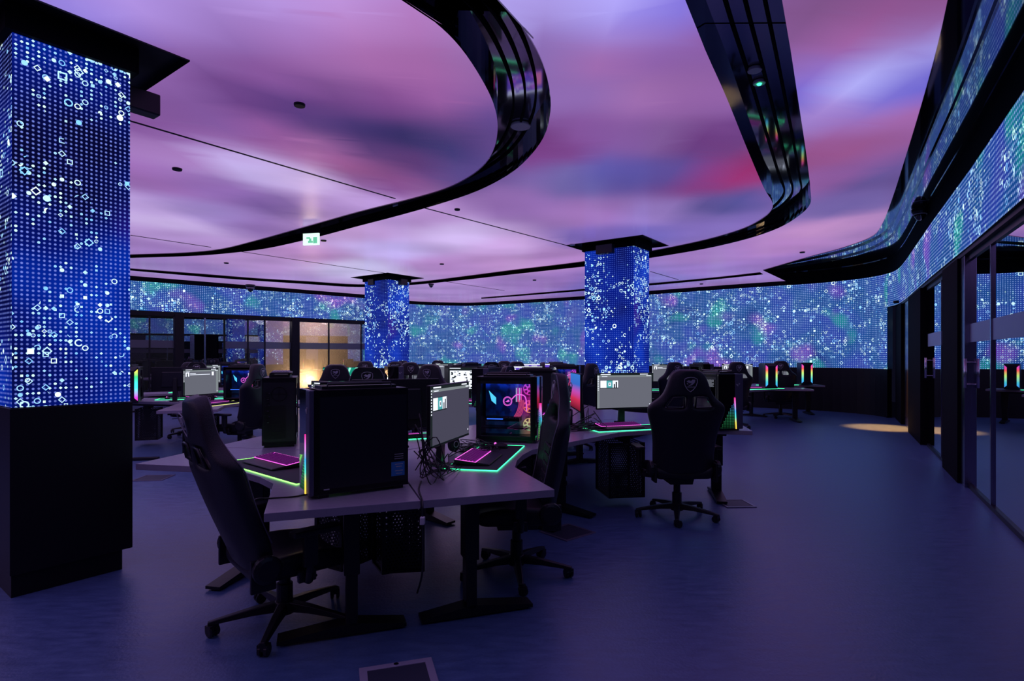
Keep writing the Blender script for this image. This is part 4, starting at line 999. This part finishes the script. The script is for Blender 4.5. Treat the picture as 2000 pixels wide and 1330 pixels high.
def make_mouse():
    root = empty('mouse', (0, 0, 0)); tag(root, 'x', 'mouse'); mb = MB(); vs = []; fs = []; n = 12
    prof = [(-.062, .018, .020), (-.045, .030, .034), (-.01, .033, .040), (.03, .030, .032), (.055, .024, .018), (.064, .012, .010)]
    for x, hw, h in prof:
        for k_ in range(n):
            a = math.pi*k_/(n-1); vs.append((-x, hw*math.cos(a), .002+h*math.sin(a)**.7 if math.sin(a) > 0 else .002))
    for i in range(len(prof)-1):
        for k_ in range(n-1): fs.append((i*n+k_, i*n+k_+1, (i+1)*n+k_+1, (i+1)*n+k_))
        fs.append((i*n+n-1, i*n, (i+1)*n, (i+1)*n+n-1))
    fs += [list(range(n)), [(len(prof)-1)*n+k_ for k_ in range(n)][::-1]]
    mb.add(vs, fs).build('body', 'plastic', root, smooth=True)
    MB().lathe([(.009, -.004), (.009, .004)], T=Matrix.Translation((-.035, 0, .034))@Matrix.Rotation(R(90), 4, 'X'), n=12).build('scroll_wheel', 'pink_glow', root)
    return root
def make_pad(glow, L=1.0, W_=.34):
    root = empty('mouse_pad', (0, 0, 0)); tag(root, 'x', 'mouse pad')
    MB().box((0, 0, .002), (W_-.008, L-.008, .004)).build('mat', 'fabric_pad', root)
    pts = [(-W_/2, -L/2, .003), (W_/2, -L/2, .003), (W_/2, L/2, .003), (-W_/2, L/2, .003), (-W_/2, -L/2, .003)]
    e_ = MB()
    for a, b in zip(pts[:-1], pts[1:]): e_.tube([a, b], .003, n=6)
    e_.build('light_edge', glow, root); return root
def make_headset():
    root = empty('headset', (0, 0, 0)); tag(root, 'x', 'headset')
    b = MB(); pts = [(0, .085*math.cos(a), .10+.095*math.sin(a)) for a in [math.pi*i/12 for i in range(13)]]; b.tube(pts, .011, n=8); pts = [(0, .075*math.cos(a), .09+.08*math.sin(a)) for a in [math.pi*i/12 for i in range(13)]]; b.tube(pts, .007, n=6)
    b.build('headband', 'plastic', root, smooth=True)
    for sg in (-1, 1):
        c = MB(); T = Matrix.Translation((0, sg*.085, .07))@Matrix.Rotation(R(90), 4, 'X'); c.lathe([(.03, -.025), (.045, -.018), (.048, .0), (.045, .018), (.03, .024)], T=T@Matrix.Scale(1.25, 4, (0, 1, 0)), n=18); c.build('ear_cup', 'leather2', root, smooth=True)
        MB().torus((0, sg*.112, .07), .022, .003, 'Y').build('ring_light', 'logo', root)
    MB().tube([(.01, -.09, .05), (.06, -.10, .02), (.12, -.06, .012)], .004, smooth=4, n=6).build('microphone', 'plastic', root)
    return root

PCH, PCH2 = make_chair(8), make_chair(18)
for c_ in kids(PCH2):
    if c_.name.split('.')[0] not in ('star_base', 'gas_lift'): c_.location.z -= .055
PT, PTD = make_tower('glass'), make_tower('dual')
PMON = {}
PKEY, PMOU, PHEAD = make_keyboard(), make_mouse(), make_headset()
PPAD = {'green_glow': make_pad('green_glow'), 'lime_glow': make_pad('lime_glow'), 'yellow_glow': make_pad('yellow_glow')}
protos = [PCH, PCH2, PT, PTD, PKEY, PMOU, PHEAD]+list(PPAD.values())
def place(proto, loc, ang, label, group=None):
    o = dup(proto); o.location = loc; o.rotation_euler = (0, 0, R(ang)); o['label'] = label
    if group: o['group'] = group
    elif 'group' in o.keys(): del o['group']
    return o
def monitor(style, loc, ang, label):
    if style not in PMON: PMON[style] = make_monitor(style); protos.append(PMON[style])
    return place(PMON[style], loc, ang, label, 'desk monitors')

# ------------------------------------------------------------------ the stations: centre, unit direction, what stands there
E1 = (-60, 1.20, .32, -.28, .36); E2 = (60, 1.20, -.32, -.36, .28)         # legs near the two arm ends
MID1 = (-60, .76, .42, -.30, .46); MID2 = (60, .76, -.42, -.46, .30)
def station(C, th, where, mon='grey', pad='green_glow', legs=(E1, E2), boxes=((.42, 0, 0, .3, .3, .12, .58),), chair=True, tower=True, full=True, ov={}, head=False):
    C = Vector((C[0], C[1], 0)); u, v = DIR(th), DIR(th+90)
    d = make_desk('corner_desk', 'pale corner desk, '+where, legs, boxes); d.location = C; d.rotation_euler = (0, 0, R(th)); d['group'] = 'corner desks'
    def P(a, b, z=DZ): q = C+u*a+v*b; return Vector((q.x, q.y, z))
    def G(key, dflt): return ov.get(key, dflt)
    if mon:
        loc, ang = G('mon', (P(.42, 0), th)); loc = Vector((loc[0], loc[1], DZ)); monitor(mon, loc, ang, 'monitor on the desk, '+where)
    if tower:
        loc, ang = G('pc', (P(.78, .77), th)); loc = Vector((loc[0], loc[1], DZ)); place(PTD if tower == 'dual' else PT, loc, ang, ('slim tower with two rainbow strips, ' if tower == 'dual' else 'black gaming computer tower, ')+where, 'computer towers')
    if chair:
        loc, ang, rc = G('chair', (P(1.32, 0, 0), th+180, 8)); loc = Vector((loc[0], loc[1], 0)); place(PCH2 if rc > 10 else PCH, loc, ang, 'black racing style chair, '+where, 'gaming chairs')
    if pad:
        a, b = G('pad', (.79, .0)); place(PPAD[pad], P(a, b, DZ), th, 'edge-lit mouse pad, '+where, 'lit mouse pads')
        if full:
            place(PKEY, P(a-.07, b-.16, DZ+.004), th, 'backlit keyboard on its pad, '+where, 'keyboards')
            place(PMOU, P(a-.0, b+.36, DZ+.004), th, 'mouse on lit pad, '+where, 'mice')
    if head:
        a, b, zz, rz = head; place(PHEAD, P(a, b, zz), th+rz, 'black over-ear headset, '+where, 'headsets')
C1 = (-.93, 4.22); C2 = (1.00, 6.44); C3 = (-5.13, 8.82); C4 = (0.0, 9.28); C5 = (2.62, 12.75); C6 = (-2.94, 9.9); C7 = (5.18, 13.2); C8 = (6.3, 14.8); C9 = (-1.0, 13.6); C10 = (-6.5, 12.1)
CG = ((.62, .30, 0, .26, .24, .14, .60), (.55, -.38, 30, .24, .24, .14, .60))
station(C1, 229, 'front left seat of the nearest cluster', mon='dim', pad='lime_glow', legs=(MID1, E2), boxes=((.40, .62, -20, .2, .2, .16, .55), (.55, .30, 10, .24, .22, .15, .60)),
        ov=dict(pc=((-.845, 3.08), 213), chair=((-1.235, 3.09), 42, 21), pad=(.80, -.02)))
station(C1, 349, 'front right seat of the nearest cluster', mon='dim', legs=(E1, E2), boxes=((.40, -.62, 20, .2, .2, .15, .58),),
        ov=dict(mon=((-.40, 3.74), -16.4), pc=((-.03, 4.83), -12), chair=((.03, 3.80), 184, 8), pad=(.78, .0)), head=(.42, .12, DZ+.0, 60))
station(C1, 109, 'far seat of the nearest cluster', mon='plain', legs=(MID1,), boxes=(), ov=dict(mon=((-.90, 4.42), 109), chair=((-1.40, 5.55), 287, 8)), full=True)
station(C2, 289, 'middle right seat facing away, below the middle column', mon='grey', legs=(E1, E2), boxes=((.78, -.20, -10, .40, .34, .10, .62),),
        ov=dict(mon=((1.20, 6.05), 288), pc=((2.06, 5.72), 278), chair=((1.49, 5.14), 92, 8), pad=(.79, -.02)))
station(C2, 169, 'left seat of the second cluster, behind the glowing tower', mon='grad', legs=(E1,), boxes=(), ov=dict(mon=((.66, 5.95), 182.5), chair=((.22, 6.35), 340, 8), pc=((.30, 6.95), 169)))
station(C2, 49, 'far right seat of the second cluster', mon=None, tower=None, legs=(E2,), boxes=(), ov=dict(chair=((2.0, 7.6), 220, 8)), chair=False, full=False, pad=None)
station(C3, 349, 'left cluster seat beside the rainbow tower', mon='plain', pad='yellow_glow', legs=(MID1, E2), boxes=((.95, -.72, -10, .30, .30, .10, .60),),
        ov=dict(mon=((-4.45, 8.15), -14), chair=((-3.95, 8.25), 172, 8), pc=((-4.28, 9.05), 0)), head=(.50, .02, DZ, 30))
station(C3, 109, 'rear seat of the left cluster', mon='plain', legs=(E1,), boxes=((.7, .6, 0, .3, .3, .1, .6),), ov=dict(mon=((-5.35, 9.05), 112), pc=((-6.05, 9.0), 109), chair=((-5.75, 10.2), 280, 8)))
station(C4, 229, 'left seat of the third cluster, beside the white page screen', mon='page', ov=dict(mon=((-.70, 9.15), 262), chair=((-1.02, 8.05), 68, 8), pc=((-.35, 8.1), 250)))
station(C4, 349, 'right seat of the third cluster, left of the middle column', mon='plain', ov=dict(chair=((1.02, 9.0), 140, 8), mon=((.62, 9.1), -20)))
station(C4, 109, 'far seat of the third cluster', mon='busy', full=False, ov=dict(mon=((.22, 9.98), 250), chair=((-.3, 10.5), 290, 8)))
station(C5, 289, 'seat just right of the middle column', mon='plain', ov=dict(chair=((2.95, 10.9), 110, 8), mon=((3.35, 12.25), 262), pc=((4.02, 12.1), 285)), tower=True)
station(C6, 289, 'seat before the green ray screen', mon='rays', ov=dict(mon=((-2.68, 9.1), 282), chair=((-2.45, 8.0), 102, 8)), legs=(E1, E2))
station(C6, 49, 'far seat of the green ray cluster', mon='plain', full=False, ov=dict(chair=((-1.95, 10.6), 110, 8), mon=((-1.75, 11.0), 255)), tower=None)
station(C7, 289, 'far right seat facing the LED wall', mon='plain', tower='dual', ov=dict(mon=((5.05, 12.75), 262), pc=((5.6, 12.45), 262), chair=((4.38, 11.4), 95, 8)), legs=(E1, E2), boxes=())
station(C8, 289, 'farthest right seat against the LED wall', mon='plain', tower='dual', ov=dict(mon=((6.5, 14.1), 255), pc=((7.2, 14.0), 255), chair=((6.3, 13.35), 65, 8)), legs=(E1, E2), boxes=())
station(C9, 229, 'left seat of the cluster before the far LED wall', mon='teal', full=False, ov=dict(chair=((-2.35, 12.1), 75, 8), mon=((-.75, 12.9), 262)), legs=(E1,), boxes=())
station(C9, 349, 'right seat of the cluster before the far LED wall', mon='busy', full=False, ov=dict(chair=((.05, 12.2), 100, 8), mon=((.55, 13.2), 268), pc=((1.05, 13.6), 300)), legs=(E2,), boxes=())
station(C9, 109, 'rear seat of the cluster before the far LED wall', mon='plain', full=False, ov=dict(chair=((-2.55, 14.2), 60, 8), mon=((-1.6, 14.0), 262)), tower=None, legs=(E1,), boxes=())
station(C10, 289, 'rear left seat before the glass rooms', mon='plain', full=False, legs=(E1, E2), boxes=())
station(C10, 49, 'rear left far seat by the glass rooms', mon=None, full=False, chair=False, legs=(E1,), boxes=(), pad=None)
# lone extra chairs seen between the far stations
for x, y, a, lb in ((-3.2, 12.6, 95, 'black racing style chair in front of the farthest LED column'), (-.15, 13.2, 85, 'distant chair with pink lit emblem below the far LED wall'), (.85, 10.4, 0, 'side-on black chair behind the third cluster'),
                    (-1.9, 15.2, 80, 'farthest black chair, small, right of the farthest column')):
    place(PCH, (x, y, 0), a, lb, 'gaming chairs')
# rainbow-lit tower at the left edge, next to the near column
o = place(PTD, (-5.75, 8.55, DZ), 300, 'tower glowing in rainbow colours right beside the near LED column', 'computer towers')
for ch in kids(o):
    if ch.name.startswith('light_strip'):
        ch.data = ch.data.copy(); ch.data.materials.clear(); ch.data.materials.append(M['strip_d'])
for p_ in protos:                                       # the models themselves are not part of the hall
    def rm(o):
        for c in kids(o): rm(c)
        bpy.data.objects.remove(o)
    rm(p_)

# ------------------------------------------------------------------ cables and loose things
def cable(name, pts, r, label, mat='cable'):
    o = MB().tube(pts, r, smooth=6, n=6).build(name, mat, smooth=True); tag(o, label, 'cable'); return o
rs = random.Random(3)
z = DZ+.004
mb = MB()
for i in range(12):                                      # the knot of leads behind the near tower
    x0, y0 = -.57+.05*rs.random(), 3.22+.12*rs.random(); pts = [(x0, y0, DZ+.06+.05*i*.6)]
    for j in range(4): pts.append((-.53+.16*rs.random(), 3.15+.5*rs.random()*(j/3)+.02, DZ+.01+max(0, (.30-.09*j))*rs.random()))
    pts.append((-.42+.1*rs.random(), 3.5+.4*rs.random(), z)); mb.tube(pts, .0035, smooth=5, n=5)
o = mb.build('cable_bundle', 'cable', smooth=True); tag(o, 'tangled black cables hanging behind the near black tower', 'cables', kind='stuff')
mb = MB()
for i in range(12):
    pts = []
    a0 = rs.random()*6
    for j in range(6): pts.append((-.45+.36*rs.random(), 4.0+.75*rs.random(), z+.05*rs.random()*(j % 2)))
    mb.tube(pts, .0035, smooth=5, n=5)
o = mb.build('cable_bundle', 'cable', smooth=True); tag(o, 'loose black cables spread between the near monitor and the glowing tower', 'cables', kind='stuff')
mb = MB()
for i in range(12):
    pts = [(.75+.12*rs.random(), 5.6+.4*rs.random(), DZ+.05+.2*rs.random())]
    for j in range(4): pts.append((.45+.5*rs.random(), 5.35+.5*rs.random(), z+.04*rs.random()))
    mb.tube(pts, .0045, smooth=5, n=5)
o = mb.build('cable_bundle', 'cable', smooth=True); tag(o, 'black cables coiled on the desk around the gradient screen stand', 'cables', kind='stuff')
cable('power_cable', [(-1.02, 3.02, z), (-1.10, 2.90, z), (-1.22, 2.86, z), (-1.28, 2.80, DZ+.0), (-1.31, 2.78, .60)], .004, 'thin black cable running left off the near desk edge from the tower')
cable('power_cable', [(-.52, 3.25, z), (-.50, 3.05, z), (-.455, 2.86, z), (-.437, 2.775, z), (-.433, 2.755, .66), (-.44, 2.80, .40), (-.5, 3.0, .2)], .005, 'black cable dropping through the gap between the two near desks')
pl_ = MB().box((0, 0, 0), (.022, .03, .035)).build('plug', 'white_plastic', bevel=.003); pl_.location = (-.432, 2.745, .655); tag(pl_, 'small white plug hanging at the gap between the two near desks', 'plug')
# keyboard and papers lying on top of the near left towers
def top_z(): return DZ+.59
bx = MB(); bx.box((0, 0, .006), (.16, .40, .012)); o = bx.build('spare_keyboard', 'plastic', bevel=.003); o.location = (-1.90, 4.70, DZ+.576); o.rotation_euler = (0, 0, R(20)); tag(o, 'spare keyboard lying on top of the tower behind the near one', 'keyboard')
ky = MB()
for r in range(6):
    for c in range(16): ky.box((-.062+r*.0225, -.18+c*.0235, .016), (.017, .018, .008))
k2 = ky.build('keycap', 'logo', o)
place_h = None
# power strip on floor under the near desk and under the left cluster
for x, y, a, lb in ((-1.17, 4.35, 20, 'black power strip on the floor under the nearest desks'), (-5.1, 7.9, 10, 'black power strip on the floor under the left cluster')):
    root = empty('power_strip', (x, y, 0), R(a)); tag(root, lb, 'power strip'); MB().box((0, 0, .022), (.36, .06, .04)).build('body', 'plastic', root, bevel=.006); MB().tube([(.18, 0, .02), (.3, .05, .01), (.4, .2, .01), (.3, .35, .01)], .005, smooth=5).build('cord', 'cable', root)
# floor boxes
def floor_box(c, sz, a, lb, bright=False):
    root = empty('floor_box', (c[0], c[1], 0), R(a)); tag(root, lb, 'floor box')
    w_, d_ = sz; f = MB(); t = .022 if not bright else .035
    for x, y, dx, dy in ((0, d_/2, w_+t, t), (0, -d_/2, w_+t, t), (w_/2, 0, t, d_-t), (-w_/2, 0, t, d_-t)): f.box((x, y, .004), (dx, dy, .008))
    f.build('frame', 'floor_frame_bright' if bright else 'floor_frame', root, bevel=.001)
    MB().box((0, 0, .003), (w_-t, d_-t, .004)).build('lid', 'floor_lid', root)
    if bright: MB().lathe([(.012, .008), (.012, .011), (.007, .012)], (0, d_/2, 0), n=12).build('latch', 'chrome', root)
M['floor_frame'] = pbr('floor_frame', (.22, .20, .28), .3, .5); M['floor_frame_bright'] = pbr('floor_frame_bright', (.5, .46, .6), .35, .3); M['floor_lid'] = pbr('floor_lid', (.04, .045, .075), .5)
p1 = at(785, 1325, 0); floor_box((p1.x+.0, p1.y-.05), (.30, .32), 17, 'light framed floor box at the bottom edge of the photo, nearest', True)
p1 = at(1436, 984, 0); floor_box((p1.x, p1.y), (.27, .27), 3, 'floor box right of the central chair')
p1 = at(1108, 1040, 0); floor_box((p1.x, p1.y), (.32, .3), 40, 'floor box behind the front right chair, near the perforated cage')
p1 = at(300, 934, 0); floor_box((p1.x, p1.y), (.32, .30), 5, 'floor box between the near LED column and the left desk tip')
